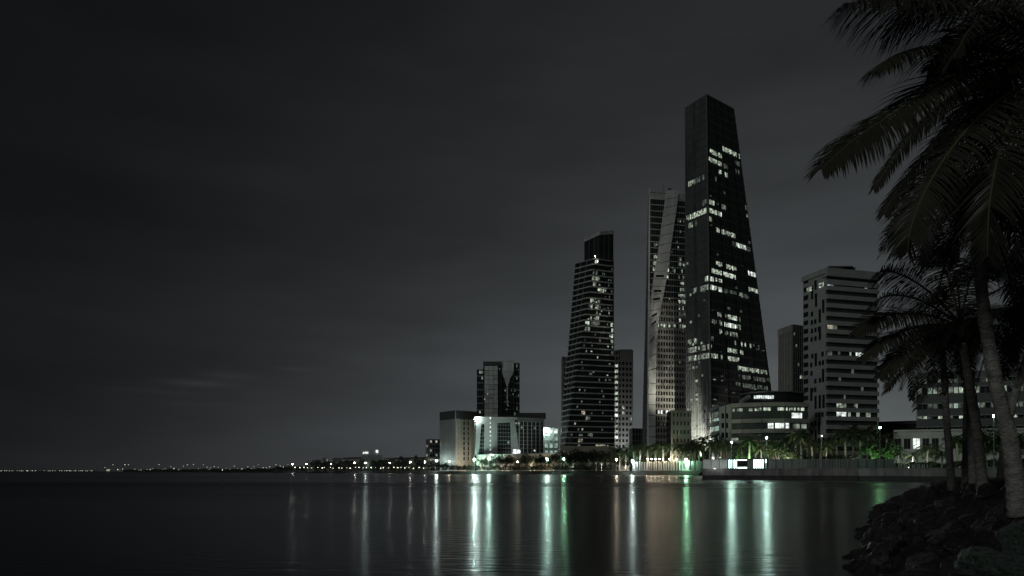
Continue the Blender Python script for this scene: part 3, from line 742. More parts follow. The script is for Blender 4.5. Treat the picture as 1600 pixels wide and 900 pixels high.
body(t, (pq.p[0], pq.p[1], B(1640, 190), B(1396, 202)), (pq.p[3], pq.p[2], V(1640, 672, 190), V(1396, 674, 202)), 'white', 'wall')
for i in range(16):
    if i in (5, 10): continue
    mt = 'lit_white' if i == 2 else 'glass_black'
    piece(t, 'window', pq, (i + .14) / 16, (i + .84) / 16, .52, .78, -.05, .08, mt)
    piece(t, 'window_frame', pq, (i + .47) / 16, (i + .50) / 16, .52, .78, -.05, .14, 'frame_grey')
piece(t, 'cornice', pq, 0, 1, .955, 1.0, -.1, .5, 'white')
q = Quad(B(1372, 300), B(1436, 300), V(1436, 657, 300), V(1372, 659, 300))
t = thing('flat_hall', (q.p[0].x, q.p[0].y, GZ), 'low dark flat-roofed hall right of the white block', 'building')
body(t, (q.p[0], q.p[1], B(1436, 320), B(1372, 320)), (q.p[3], q.p[2], V(1436, 659, 320), V(1372, 661, 320)), 'roof_dark', 'wall')
piece(t, 'parapet', q, 0, 1, .93, 1.0, -.1, .6, 'band_dark')
fins(t, q, [i / 8 for i in range(9)], .01, .3, 'frame_dark', 'pier')

# ------------------------------------------------------------------ LEFT CLUSTER
# grey office block
t, (ql, qr) = grid_block('grey_office', 'grey office block with window columns on its lit right side, first of the left cluster', 'building', (712, 640), (688, 662), (744, 655), 641, 'white_panel', 12, 6, .22, .3, .35, mw='glass_black', colsl=12)
piece(t, 'wall', ql, 0, 1, 0, .86, -.1, .32, 'white_panel')
fins(t, ql, [i / 14 for i in range(15)], .02, .55, 'frame_grey', v1=.86)
piece(t, 'parapet', ql, 0, 1, .86, 1.0, -.1, .8, 'roof_dark'); piece(t, 'parapet', qr, 0, 1, .86, 1.0, -.1, .8, 'roof_dark')
fins(t, qr, [.04, .26, .50, .74, .95], .13, .8, 'stone', 'pier', v1=.86)
piece(t, 'wall', qr, 0, 1, 0, .16, -.1, .7, 'stone')
# small dark block
t, (ql, qr) = grid_block('corner_block', 'small dark block with a few lit windows, far left of the cluster', 'building', (671, 690), (666, 700), (688, 700), 686, 'frame_grey', 7, 4, .3, .3, .3)
lit_random(t, qr, 7, 4, .25, ('lit_warm', 'lit_mid')); lit_random(t, ql, 7, 2, .3, ('lit_warm',))
# twin-slab tower
q = Quad(B(755, 640), B(783, 640), V(783, 565, 640), V(755, 565, 640))
t = thing('twin_tower', (q.p[0].x, q.p[0].y, GZ), 'grey tower of joined slabs with a V-shaped glass cut, rising over the left cluster', 'tower')
def blk(a, b, top, Y, Y2, m, name='body'):
    p = (B(a, Y), B(b, Y), B(b, Y2), B(a, Y2)); z = V(a, top, Y).z
    body(t, p, [up_(k, z) for k in p], m, name); return Quad(p[0], p[1], up_(p[1], z), up_(p[0], z))
qa = blk(745, 754.9, 577, 648, 675, 'glass_dark', 'left_wing')
qb = blk(755, 783, 565, 640, 670, 'glass_black')
qc = blk(783.1, 803, 564, 642, 670, 'glass_black', 'centre_wing')
qd = blk(803.1, 812, 567, 644, 670, 'glass_dark', 'right_wing')
for i in range(11):
    for j in range(3): plate(t, 'wall_panel', qb, [(757 + 7 * j + .2, 571.5 + 7.4 * i + .3), (764 + 7 * j - .2, 571.5 + 7.4 * i + .3), (764 + 7 * j - .2, 578.9 + 7.4 * i - .3), (757 + 7 * j + .2, 578.9 + 7.4 * i - .3)], -.05, .6, 'pale_dark' if (i * 5 + j * 3) % 7 in (2, 5) else 'white_panel')
plate(t, 'frame', qb, [(755, 565), (783, 565), (783, 570.5), (755, 570.5)], -.05, .9, 'roof_dark')
plate(t, 'wall_panel', qc, [(783.5, 564.5), (803, 564.5), (802.5, 581), (783.8, 581)], -.05, .6, 'white_panel')
plate(t, 'wall_panel', qc, [(783.8, 581.4), (802.4, 581.4), (797, 592), (788, 592)], -.05, .6, 'white_panel')
plate(t, 'wall_panel', qc, [(788.3, 592.4), (796.8, 592.4), (793.5, 604), (791.5, 604)], -.05, .6, 'white_panel')
plate(t, 'wall_panel', qc, [(791.5, 604.4), (793.5, 604.4), (793.5, 634), (792, 634)], -.05, .6, 'white_panel')
bands(t, qd, 16, .012, .25, 'frame_grey'); bands(t, qa, 15, .012, .25, 'frame_grey'); bands(t, qc, 16, .008, .15, 'frame_dark')
lit_random(t, qb, 22, 6, .12, ('lit_low', 'lit_mid'), hf=.3, wf=.3, d=.7); lit_random(t, qc, 22, 8, .14, ('lit_low', 'lit_mid', 'lit_low'), v1=.75, hf=.4, wf=.4, d=.2); lit_random(t, qd, 18, 3, .2, ('lit_low',))
lit_random(t, qa, 18, 3, .2, ('lit_low', 'lit_mid'))
# floodlit building of white slanting frames
q = Quad(B(742, 600), B(850, 606), V(850, 654, 606), V(742, 651, 600))
t = thing('framed_building', (q.p[0].x, q.p[0].y, GZ), 'floodlit building with white slanting frames around dark glass, before the grey tower', 'building')
body(t, (q.p[0], q.p[1], B(850, 626), B(742, 624)), (q.p[3], q.p[2], V(850, 656, 626), V(742, 655, 624)), 'glass_black', 'body')
for i in range(1, 14): piece(t, 'floor_band', q, 0, 1, i / 14 - .006, i / 14 + .006, -.05, .18, 'frame_grey')
fins(t, q, [i / 27 for i in range(28)], .004, .2, 'frame_grey')
fins(t, q, [.64, .70, .76, .82, .88, .94, .99], .008, .6, 'white_panel', 'pier')
W_ = 'white'
plate(t, 'white_frame', q, [(744, 651), (808, 652), (808, 656), (744, 656)], -.05, 1.2, W_)
plate(t, 'white_frame', q, [(744, 656.2), (800, 656.2), (799, 660), (744, 663)], -.05, 1.2, W_)
plate(t, 'white_frame', q, [(744, 663.2), (752, 663.2), (748, 711), (742, 711)], -.05, 1.2, W_)
plate(t, 'white_frame', q, [(757, 660.3), (777, 660.3), (777, 711), (756, 711)], -.05, 1.2, W_)
plate(t, 'white_frame', q, [(797, 656.2), (804, 656.2), (812, 711), (799, 711)], -.05, 1.2, W_)
plate(t, 'parapet', q, [(808, 652), (850, 654), (850, 660), (808, 658)], -.05, .8, 'frame_grey')
for y in range(652, 708, 7): plate(t, 'lit_window', q, [(765, y), (767, y), (767, y + 3), (765, y + 3)], 1.2, 1.3, 'lit_white')
lit_random(t, q, 14, 26, .07, ('lit_mid', 'lit_low', 'lit_hi'), d=.22)
plate(t, 'lit_window', q, [(802, 702), (813, 703), (813, 711), (800, 711)], 1.25, 1.35, 'lit_white')
mb = MB(); mb.box(V(830, 650, 616), (26, 10, 5)); mb.build('roof_plant', 'roof_dark', t)
# promenade podium wall below
q = Quad(B(745, 596), B(877, 522), V(877, 708, 522), V(745, 710, 596))
t = thing('podium_wall', (q.p[0].x, q.p[0].y, GZ), 'long pale terrace wall under the floodlit white-framed building', 'wall')
body(t, (q.p[0], q.p[1], B(877, 526), B(745, 599)), (q.p[3], q.p[2], V(877, 708, 526), V(745, 710, 599)), 'stone', 'wall')
piece(t, 'coping', q, 0, 1, .93, 1.0, -.2, .5, 'white')
fins(t, q, [i / 16 for i in range(17)], .004, .25, 'white', 'pier')
# small bright green-white building
t, (ql, qr) = grid_block('lit_pavilion', 'small pavilion with glowing greenish windows left of the dark banded skyscraper', 'building', (850, 575), None, (872, 580), 668, 'white', 6, 3, .2, .3, .3)
for (a, b) in ((.05, .28), (.38, .62), (.72, .95)):
    for i in range(6): piece(t, 'lit_window', qr, a, b, (i + .2) / 6, (i + .85) / 6, -.02, .15, 'lit_green' if i < 5 else 'lit_white')
# far low buildings, left of the cluster
q = Quad(B(597, 890), B(666, 765), V(666, 714.5, 765), V(597, 716, 890))
t = thing('long_hall', (q.p[0].x, q.p[0].y, GZ), 'long low hall with pale fluted wall between the far hotel and the dark corner block', 'building')
body(t, (q.p[0], q.p[1], B(666, 785), B(597, 910)), (q.p[3], q.p[2], V(666, 715, 785), V(597, 716.3, 910)), 'concrete', 'wall')
piece(t, 'roof', q, -.02, 1.02, .93, 1.02, -20, 2, 'roof_dark'); fins(t, q, [i / 22 for i in range(23)], .012, .6, 'white', 'pier')
q = Quad(B(565, 960), B(597, 950), V(597, 711, 950), V(565, 711, 960))
t = thing('hotel_block', (q.p[0].x, q.p[0].y, GZ), 'low hotel with stepped roof and one bright sign, on the far shore', 'building')
body(t, (q.p[0], q.p[1], B(597, 975), B(565, 975)), (q.p[3], q.p[2], V(597, 712, 975), V(565, 712, 975)), 'frame_grey', 'wall')
q3 = Quad(V(566, 711, 960), V(591, 711, 953), V(591, 702, 953), V(566, 704, 960))
body(t, (q3.p[0], q3.p[1], V(591, 711, 972), V(566, 711, 972)), (q3.p[3], q3.p[2], V(591, 702, 972), V(566, 704, 972)), 'white_panel', 'upper_storey')
piece(t, 'sign_light', q3, .05, .38, .3, .65, -.02, .3, 'lit_white'); piece(t, 'sign_light', q3, .85, 1, .4, .9, -.02, .3, 'lit_white')
fins(t, q3, [.42, .5, .58, .66, .74, .82], .012, .5, 'frame_dark')
q = Quad(B(536, 1040), B(565, 1030), V(565, 714.5, 1030), V(536, 715.5, 1040))
t = thing('white_hall', (q.p[0].x, q.p[0].y, GZ), 'plain pale hall standing left of the stepped far hotel', 'building')
body(t, (q.p[0], q.p[1], B(565, 1050), B(536, 1060)), (q.p[3], q.p[2], V(565, 715, 1050), V(536, 716, 1060)), 'concrete', 'wall')
piece(t, 'roof', q, -.02, 1.02, .94, 1.02, -18, 1.5, 'roof_dark')
for (a, b, top, Y, lab) in ((488, 502, 718, 1150, 'grey low block leftmost behind the far trees'), (504, 512, 715, 1200, 'narrow grey block among the far trees'), (520, 534, 715, 1080, 'dim low house beside the plain pale hall')):
    q = Quad(B(a, Y), B(b, Y), V(b, top, Y), V(a, top, Y))
    t = thing('far_house', (q.p[0].x, q.p[0].y, GZ), lab, 'building')
    body(t, (q.p[0], q.p[1], B(b, Y + 18), B(a, Y + 18)), (q.p[3], q.p[2], V(b, top, Y + 18), V(a, top, Y + 18)), 'frame_grey', 'wall')
    bands(t, q, 3, .05, .4, 'white_panel', skip=(0,)); lit_random(t, q, 3, 4, .2, ('lit_low', 'lit_mid'))

# ------------------------------------------------------------------ lamps
def lamp(px, py, Y, m, r, lab, group='street lamps along the waterfront', pole=True, double=False):
    if pole and 450 < px < 1450: Y = shY_(px, 2.2 if px < 1099 else 1.0)
    top = V(px, py, Y); base = Vector((top.x, Y, GZ))
    t = thing('street_lamp', base, lab, 'street lamp', group)
    H = top.z - GZ
    if pole:
        mb = MB(); mb.tube([(0, 0, 0), (0, 0, .3), (0, 0, .32), (0, 0, H - .1)], [.16, .15, .09, .05], 8); mb.build('pole', 'metal', t, local=True)
        mb = MB(); mb.tube([(0, 0, 0), (0, 0, .18)], [.22, .17], 8); mb.build('base', 'metal', t, local=True)
    mb = MB(); mb.tube([(0, 0, H + r * .7), (0, 0, H + r * 1.05), (0, 0, H + r * 1.25)], [r * 1.05, r * .8, r * .15], 10); mb.build('hood', 'metal', t, local=True)
    mb = MB(); mb.ball((0, 0, H), r, nu=10, nv=6); mb.build('lamp_globe', m, t, local=True)
    return t
lamp(1553, 650, 95, 'lamp_lane', .16, 'tall green-glowing lamp between the two nearest palm trunks')
lamp(1375, 668, 150, 'lamp_quay', .22, 'green lamp above the right end of the glass fence')
lamp(1284, 681, 163, 'lamp_dim', .16, 'small greenish lamp above the gridded fence in front of the white block')
lamp(1198, 684, 178, 'lamp_teal', .18, 'lamp right of the lit kiosk, before the curved office')
lamp(1143, 691, 182, 'lamp_teal', .18, 'lamp left of the lit kiosk, near the quay corner')
lamp(1072, 718, 378, 'lamp_green', .5, 'bright green-white lamp just left of the quay corner')
lamp(988, 720, 410, 'lamp_white', .5, 'bright white lamp at the left end of the row of white pillars')
lamp(963, 718, 428, 'lamp_warm', .4, 'dim warm lamp below the gap right of the dark banded skyscraper')
lamp(881, 717, 494, 'lamp_green', .55, 'strong green lamp at the left foot of the dark banded skyscraper')
lamp(855, 717, 520, 'lamp_teal', .5, 'teal lamp in front of the glowing pavilion')
lamp(809, 722, 545, 'lamp_warm', .3, 'small warm lamp right of the middle of the terrace wall')
lamp(764, 716.5, 572, 'lamp_teal', .70, 'bright teal lamp under the lights of the white-framed building')
lamp(741, 718, 588, 'lamp_teal', .62, 'bright teal lamp at the gap between grey office and white-framed building')
lamp(702, 721, 615, 'lamp_warm', .35, 'warm lamp before the grey office block')
lamp(682, 720, 650, 'lamp_white', .6, 'cold white lamp before the small dark corner block')
lamp(664, 722, 690, 'lamp_far', .5, 'lamp just left of the small dark corner block')
lamp(641, 722, 730, 'lamp_far', .55, 'lamp before the right end of the long fluted hall')
lamp(609, 723, 790, 'lamp_far', .4, 'lamp before the left end of the long fluted hall')
lamp(571, 723, 850, 'lamp_white', .5, 'lamp below the stepped far hotel')
lamp(554, 723, 880, 'lamp_far', .6, 'lamp before the plain pale hall')
lamp(517, 725, 1010, 'lamp_far', .4, 'dim lamp before the dim low house')
lamp(479, 725, 1140, 'lamp_far', .5, 'dim lamp left of the leftmost grey low block')
lamp(457, 725, 1210, 'lamp_far', .8, 'brighter single lamp on the dark headland, left of all far buildings')
# row of warm lights over the pillars
for i, x in enumerate((1012, 1018, 1024, 1030, 1036, 1046, 1057)):
    lamp(x, 717.5, 392 - i, 'lamp_warm', .26, 'warm lamp over the white pillars, ' + ('leftmost of seven', 'second from left', 'third from left', 'middle one', 'third from right', 'second from right, apart', 'rightmost, beside the booth')[i], 'warm lamps over the white pillars')
# far headland lamps, nothing tells them apart
frs = random.Random(3)
for i in range(46):
    px = 165 + i * 6.3 + frs.uniform(-2, 2)
    Y = 3100 + (1250 - 3100) * (max(0, px - 165) / 290) ** .55
    lamp(px, frs.uniform(728, 734.5) if frs.random() < .8 else 726, Y, frs.choice(('lamp_dim', 'lamp_tiny', 'lamp_tiny')), Y * .00030 * frs.uniform(.6, 1.25), 'tiny far lamp on the dark headland', 'tiny lamps on the far headland', pole=False)
# low lights right at the far shoreline promenade
for i in range(34):
    px = 462 + i * 6.6 + frs.uniform(-2, 2)
    Y = 1230 * (600 / 1230.0) ** ((px - 460) / 240.0) + 12
    lamp(px, 731.0 + frs.uniform(-.8, .8), Y, 'lamp_dim', Y * .00055 * frs.uniform(.5, 1.1), 'tiny path light at the foot of the far trees', 'tiny path lights along the far promenade', pole=False)
# far causeway
cw = thing('causeway', (B(-40, 9000, 0).x, 9000, 0), 'thin causeway with a string of lights on the horizon, far left', 'causeway')
mb = MB(); a, b = B(-60, 9000, 0), B(152, 8200, 0)
Qc = Quad(Vector((a.x, a.y, 1)), Vector((b.x, b.y, 1)), Vector((b.x, b.y, 9)), Vector((a.x, a.y, 9))); slab(mb, Qc, 0, 1, 0, 1, 0, 12); mb.build('deck', 'far_rock', cw)
gm = MB(); gm.ball((0, 0, 0), 1, nu=8, nv=5); lm = gm.mesh('lamp', 'lamp_tiny')
for i in range(62):
    u = (i + frs.uniform(-.3, .3)) / 62
    if frs.random() < (.35 if u < .45 else .1): continue
    p = Qc.at(u, 1.0, 0) + Vector((0, -2, 4)); s = frs.uniform(1.3, 3.0)
    o = bpy.data.objects.new('lamp', lm); COL.objects.link(o); o.parent = cw; o.location = p - cw.location; o.scale = (s, s, s)
# headland buildings, tiny
for i in range(17):
    px = 168 + i * 13 + frs.uniform(-4, 4); Y = 3060 + (1280 - 3060) * (max(0, px - 165) / 290) ** .55 + 40
    w = frs.uniform(5, 10); top = frs.uniform(731, 734)
    q = Quad(B(px, Y), B(px + w, Y), V(px + w, top, Y), V(px, top, Y))
    t = thing('seafront_house', (q.p[0].x, q.p[0].y, GZ), 'tiny low lit house on the far headland', 'house', 'tiny houses on the far headland')
    body(t, (q.p[0], q.p[1], B(px + w, Y + 25), B(px, Y + 25)), (q.p[3], q.p[2], V(px + w, top, Y + 25), V(px, top, Y + 25)), 'stone', 'wall')
    if frs.random() < .6:
        for k in range(3): piece(t, 'lit_window', q, .08 + .3 * k, .3 + .3 * k, .15, .6, -.1, 1, frs.choice(('lit_warm', 'lit_hi')))

# ------------------------------------------------------------------ fences, kiosk, pillars on the quay
def along(px, ya=None):                         # a point on the quay line 1.5 m behind the edge
    for (a, Ya), (b, Yb) in zip(quay, quay[1:]):
        if px <= b: return B(px, Ya + (Yb - Ya) * (px - a) / (b - a) + 1.6)
    return B(px, quay[-1][1])
HZ = lambda p: CZ + 20.0 * p.y / F
def fence_run(name, lab, x0, x1, n, m, cat='fence', post='frame_dark', gap=.02, slats=0, zt=None, rail=True):
    a = along(x0); t = thing(name, a, lab, cat)
    for i in range(n):
        p, r = along(x0 + (x1 - x0) * i / n), along(x0 + (x1 - x0) * (i + 1) / n)
        z = zt or (CZ + 19.7 * p.y / F)
        q = Quad(Vector((p.x, p.y, GZ)), Vector((r.x, r.y, GZ)), Vector((r.x, r.y, z)), Vector((p.x, p.y, z)))
        piece(t, 'panel', q, gap, 1 - gap, .01, .96, 0, .06, m if isinstance(m, str) else m[i % len(m)])
        piece(t, 'post', q, -.02, .03, 0, 1.02, -.04, .16, post)
        for k in range(slats):
            piece(t, 'slat', q, (k + .35) / slats, (k + .62) / slats, .03, .96, .05, .11 + .03 * (k % 3), random.choice(('hoard', 'hoard', 'frame_grey')))
        if rail: piece(t, 'rail', q, 0, 1, .955, 1.0, -.02, .12, 'frame_grey')
    return t
fence_run('hoarding', 'white hoarding at the quay corner, left of the lit kiosk', 1098, 1137, 3, 'hoard_white', slats=0)
fence_run('hoarding', 'grey slatted hoarding right of the lit kiosk', 1200, 1262, 5, 'hoard', slats=5)
fence_run('glazed_fence', 'dark gridded fence before the white residential block', 1262, 1327, 5, 'mesh_green', slats=3)
fence_run('glazed_fence', 'translucent green-tinged fence around the foot of the green lamp', 1327, 1396, 5, 'mesh_green', slats=0)
# kiosk
p, r = along(1138), along(1199); kt = thing('kiosk', p, 'glowing white glass kiosk on the quay with dark screen in its middle', 'kiosk')
z1 = CZ + 19.5 * p.y / F
q = Quad(Vector((p.x, p.y, GZ + .3)), Vector((r.x, r.y, GZ + .3)), Vector((r.x, r.y, z1)), Vector((p.x, p.y, z1)))
piece(kt, 'back_wall', q, 0, 1, 0, 1, -2.4, -2.2, 'frame_grey'); piece(kt, 'roof', q, -.01, 1.01, 1.0, 1.06, -2.5, .5, 'frame_dark')
piece(kt, 'side_wall', q, 0, .01, 0, 1, -2.2, 0, 'frame_grey'); piece(kt, 'side_wall', q, .99, 1, 0, 1, -2.2, 0, 'frame_grey')
def ku(x): return (x - 1138) / 61.0
piece(kt, 'light_panel', q, ku(1138.5), ku(1152), .04, .94, -.3, -.2, 'kiosk_light')
piece(kt, 'light_panel', q, ku(1178), ku(1193), .04, .94, -.3, -.2, 'kiosk_light')
piece(kt, 'light_panel', q, ku(1152.5), ku(1168), .04, .14, -.3, -.2, 'kiosk_light')
piece(kt, 'light_panel', q, ku(1152.5), ku(1168), .86, .94, -.3, -.2, 'kiosk_light')
piece(kt, 'light_panel', q, ku(1195), ku(1198.5), .6, .94, -.3, -.2, 'kiosk_light')
piece(kt, 'screen', q, ku(1153), ku(1167.5), .15, .85, -.2, -.1, 'glass_dark'); piece(kt, 'pillar', q, ku(1169), ku(1177.5), 0, 1, -.4, .1, 'hoard')
for x in (1141.3, 1144.6, 1146.2, 1149.5, 1152, 1168, 1180.5, 1184, 1186.5, 1190, 1193.5, 1195): piece(kt, 'glazing_bar', q, ku(x) - .011, ku(x) + .011, 0, 1, -.15, .02, 'frame_dark')
# pillars and screen wall by the far promenade
def farq(px): return B(px, shY_(px, 5))
t = thing('pillar_screen', farq(990), 'row of slim white pillars with dark screens between, below the ribbon skyscraper', 'fence')
a, b = farq(990), farq(1062); z1 = V(1030, 720.5, shY_(1030, 5)).z
q = Quad(a, b, Vector((b.x, b.y, z1)), Vector((a.x, a.y, z1)))
for i in range(20):
    u = i / 19 + random.uniform(-.006, .006)
    piece(t, 'pillar', q, u - .008, u + .008, 0, random.uniform(.93, 1.0), 0, .6, 'hoard_white')
    if i < 19: piece(t, 'screen', q, i / 19 + .013, (i + 1) / 19 - .013, .02, .9, -.2, .1, random.choice(('frame_grey', 'glass_blue', 'band_dark')))
t = thing('white_booth', farq(1065), 'small white lit booth under the bright lamp left of the quay corner', 'booth')
a, b = farq(1065), farq(1079); q = Quad(a, b, Vector((b.x, b.y, z1)), Vector((a.x, a.y, z1)))
piece(t, 'wall', q, 0, 1, 0, .96, -3, 0, 'hoard_white'); piece(t, 'roof', q, -.05, 1.05, .96, 1.02, -3.2, .5, 'frame_grey'); piece(t, 'lit_window', q, .1, .42, .15, .85, 0, .06, 'lit_green'); piece(t, 'door', q, .55, .85, .0, .85, 0, .08, 'hoard_white')
t = thing('dark_screen_wall', farq(1079), 'dark slatted screen between the booth and the quay corner', 'fence')
a, b = farq(1079.5), farq(1098); q = Quad(a, b, Vector((b.x, b.y, z1)), Vector((a.x, a.y, z1)))
for i in range(6): piece(t, 'panel', q, (i + .04) / 6, (i + .96) / 6, 0, .95, -.2, 0 + .05 * (i % 2), 'band_dark')

# ------------------------------------------------------------------ garden lights (small uplights with a lamp each)
def uplight(px, Y, power, col, lab, group='garden uplights under the palms', z=GZ, up=2.2):
    if px < 1099 and px > 745: Y = shY_(px, 7 if px < 960 else 9)
    p = B(px, Y, z); t = thing('garden_light', p, lab, 'light', group)
    mb = MB(); mb.tube([(0, 0, 0), (0, 0, .35)], [.12, .09], 8); mb.build('post', 'metal', t, local=True)
    mb = MB(); mb.ball((0, 0, .48), .12, nu=8, nv=5); g_ = mb.build('bulb', 'lamp_dim', t, local=True)
    ld = bpy.data.lights.new('garden_lamp', 'SPOT'); ld.energy = power * (12 if Y < 300 else 5); ld.color = col; ld.shadow_soft_size = .15
    ld.spot_size = math.radians(150); ld.spot_blend = .6
    lo = bpy.data.objects.new('garden_lamp', ld); COL.objects.link(lo); lo.parent = t; lo.location = (0, 0, up); lo.rotation_euler = (math.radians(118), 0, 0)
    return t
WARM = (1.0, .86, .6); GRN = (.45, 1.0, .35); WHT = (.95, 1, .85)
for (px, Y, pw, c, lab) in (
    (700, 628, 260, WHT, 'uplight at the foot of the grey office block'), (727, 630, 1500, (1, .9, .7), 'uplight before the lit side of the grey office block'),
    (752, 583, 500, WHT, 'uplight at the left end of the terrace wall'), (785, 568, 900, (1, .9, .75), 'uplight below the middle of the white-framed building'), (835, 550, 1100, WARM, 'warm uplight among the trees at the right of the terrace wall'),
    (865, 542, 800, WARM, 'warm uplight below the glowing pavilion'), (895, 480, 200, WHT, 'uplight at the podium of the dark banded skyscraper'), (940, 462, 200, WHT, 'uplight near the right of that podium'),
    (975, 425, 350, (1, .9, .75), 'uplight beside the white lamp at the pillars'), (1010, 403, 500, (1, .8, .55), 'uplight behind the first white pillars'), (1035, 399, 600, (1, .8, .55), 'uplight behind the middle white pillars'), (1055, 394, 400, WARM, 'uplight behind the last white pillars'),
    (1100, 215, 40, WARM, 'uplight behind the white hoarding'), (1125, 212, 45, WARM, 'uplight among palms left of the kiosk'), (1170, 200, 190, GRN, 'green uplight behind the kiosk'), (1212, 196, 260, (1, .92, .7), 'uplight under the pale tree right of the kiosk'),
    (1232, 196, 150, (1, .92, .7), 'uplight before the curved office right end'), (1290, 186, 150, (1, .95, .6), 'uplight below the small greenish lamp'), (1305, 187, 40, WARM, 'uplight among the thin trunks before the white block'), (1336, 180, 70, WHT, 'white uplight on a forked trunk behind the gridded fence'),
    (1362, 168, 60, GRN, 'green uplight left of the tall green lamp post'), (1388, 166, 60, GRN, 'green uplight right of the tall green lamp post'), (1420, 160, 45, WHT, 'uplight on the lawn below the podium'), (1450, 160, 50, (1, .95, .8), 'uplight on the lawn before the date palm'),
    (1500, 150, 40, (.7, 1, .5), 'uplight on the lawn between the near trunks'), (1535, 120, 25, GRN, 'green uplight near the tall lamp')):
    uplight(px, Y, pw, c, lab)
# floodlights on the white-framed building and at the tall tower
def flood(px, py, Y, target, energy, col, size, lab):
    p = V(px, py, Y); t = thing('floodlight', p, lab, 'floodlight', 'facade floodlights')
    mb = MB(); mb.box((0, 0, 0), (.5, .3, .35)); mb.tube([(0, .1, -.1), (0, .1, -.7)], .06, 6); mb.build('housing', 'metal', t, local=True)
    ld = bpy.data.lights.new('flood_lamp', 'SPOT'); ld.energy = energy; ld.color = col; ld.spot_size = math.radians(size); ld.spot_blend = .8; ld.shadow_soft_size = .3
    lo = bpy.data.objects.new('flood_lamp', ld); COL.objects.link(lo); lo.parent = t; lo.location = (0, -.4, .3)
    lo.rotation_euler = (Vector(target) - p).to_track_quat('-Z', 'Y').to_euler()
flood(768, 712, 580, V(768, 665, 600), 10000, (.92, 1, .95), 100, 'floodlight at the foot of the white-framed building')
flood(805, 712, 580, V(805, 680, 600), 6000, (.85, 1, .9), 90, 'floodlight at the slanting right leg of the white-framed building')
flood(728, 726, 630, V(728, 700, 640), 3500, (1, .93, .8), 100, 'floodlight at the lit side of the grey office')
flood(1091, 722, 415, V(1094, 640, 432), 380000, (1, .95, .78), 80, 'floodlight aimed up the left face of the tallest tower')
flood(1040, 726, 400, V(1050, 660, 466), 16000, (1, .92, .78), 120, 'floodlight aimed at the ribbon skyscraper and its annex')
flood(980, 727, 520, V(975, 640, 545), 30000, (1, 1, .95), 120, 'added fill light at the foot of the pale slab tower with the light string')  # added fill in place of the ambient light around the slab
flood(1116, 733.2, 172.3, V(1118, 724, 175), 160, (.95, 1, .97), 150, 'added fill light low before the white hoarding')  # added spot that brightens the hoarding panels
flood(1125, 716, 205, V(1132, 660, 229), 900, (.9, 1, .8), 80, 'floodlight on the pale pillar wall of the curved office')
flood(1420, 726, 172, V(1440, 690, 186), 900, (.95, 1, .85), 130, 'floodlight on the left of the pale podium')
flood(1540, 726, 165, V(1540, 690, 180), 700, (.95, 1, .85), 130, 'floodlight on the right of the pale podium')
# beacon lamps on facades
for (x, y, Y, m, r, lab) in ((743, 654, 598, 'lamp_white', .7, 'beacon lamp on the left roof corner of the white-framed building'), (855, 673, 574, 'lamp_teal', .5, 'beacon lamp on the glowing pavilion'), (930, 401, 499, 'lamp_warm', .22, 'beacon lamp below the crown of the dark banded skyscraper')):
    p = V(x, y, Y); t = thing('beacon_lamp', p, lab, 'lamp')
    mb = MB(); mb.ball((0, -.5, 0), r, nu=10, nv=6); mb.build('bulb', m, t, local=True); mb = MB(); mb.box((0, .3, 0), (.3, 1.6, .3)); mb.build('bracket', 'metal', t, local=True)

# ------------------------------------------------------------------ palms
def frond_mesh(pts, n, ll, lw, hang, mats=('leaf', 'rachis'), rs=random, rr=.022, spread=1.0, roll=0.0):
    """pts: rachis curve; n leaflets a side; ll leaflet length; hang: pull of gravity along each leaflet"""
    P = []
    m_ = 24
    k = len(pts) - 1
    for i in range(m_ + 1):                    # Catmull-Rom through the points
        t = i / m_ * k; a = min(int(t), k - 1); f = t - a
        p0, p1, p2, p3 = pts[max(a - 1, 0)], pts[a], pts[a + 1], pts[min(a + 2, k)]
        P.append(0.5 * ((2 * p1) + (-p0 + p2) * f + (2 * p0 - 5 * p1 + 4 * p2 - p3) * f * f + (-p0 + 3 * p1 - 3 * p2 + p3) * f ** 3))
    mb = MB()
    mb.tube(P, [rr * (1.5 - 1.35 * i / m_) for i in range(m_ + 1)], 5, 1)
    up = Vector((0, 0, 1))
    for i in range(n):
        t = .10 + .90 * (i + rs.uniform(-.3, .3)) / n
        x = min(t, .999) * m_; a = int(x); c = P[a].lerp(P[a + 1], x - a); T = (P[a + 1] - P[a]).normalized()
        S = T.cross(up)
        if S.length < .15: S = T.cross(Vector((0, 1, 0)))
        S.normalize(); Nn = S.cross(T)
        if roll: S, Nn = S * math.cos(roll) + Nn * math.sin(roll), Nn * math.cos(roll) - S * math.sin(roll)
        prof = (math.sin(math.pi * min(1, (t * .82 + .14))) ** .7)
        for sg in (-1, 1):
            l = ll * prof * rs.uniform(.82, 1.12)
            fw = .35 + .55 * t
            d = (S * sg * spread + T * fw + Nn * rs.uniform(.05, .32)).normalized()
            w = (T - d * T.dot(d)).normalized() * lw
            pr = c; prevL = [c - w * .35, c + w * .35]
            seg = 3
            hg = hang * rs.uniform(.6, 1.4)
            for s_ in range(1, seg + 1):
                d = (d + Vector((0, 0, -hg * .5))).normalized()
                q = pr + d * (l / seg)
                ww = (1.0, .8, .0)[s_ - 1]
                if s_ < seg:
                    w2 = (w.normalized() + Vector((rs.uniform(-.2, .2), rs.uniform(-.2, .2), rs.uniform(-.2, .2)))).normalized() * lw * ww * .5
                    cur = [q - w2, q + w2]; mb.face([prevL[0], cur[0], cur[1], prevL[1]], 0); prevL = cur
                else: mb.face([prevL[0], q, prevL[1]], 0)
                pr = q
    return mb.mesh('frond', list(mats))

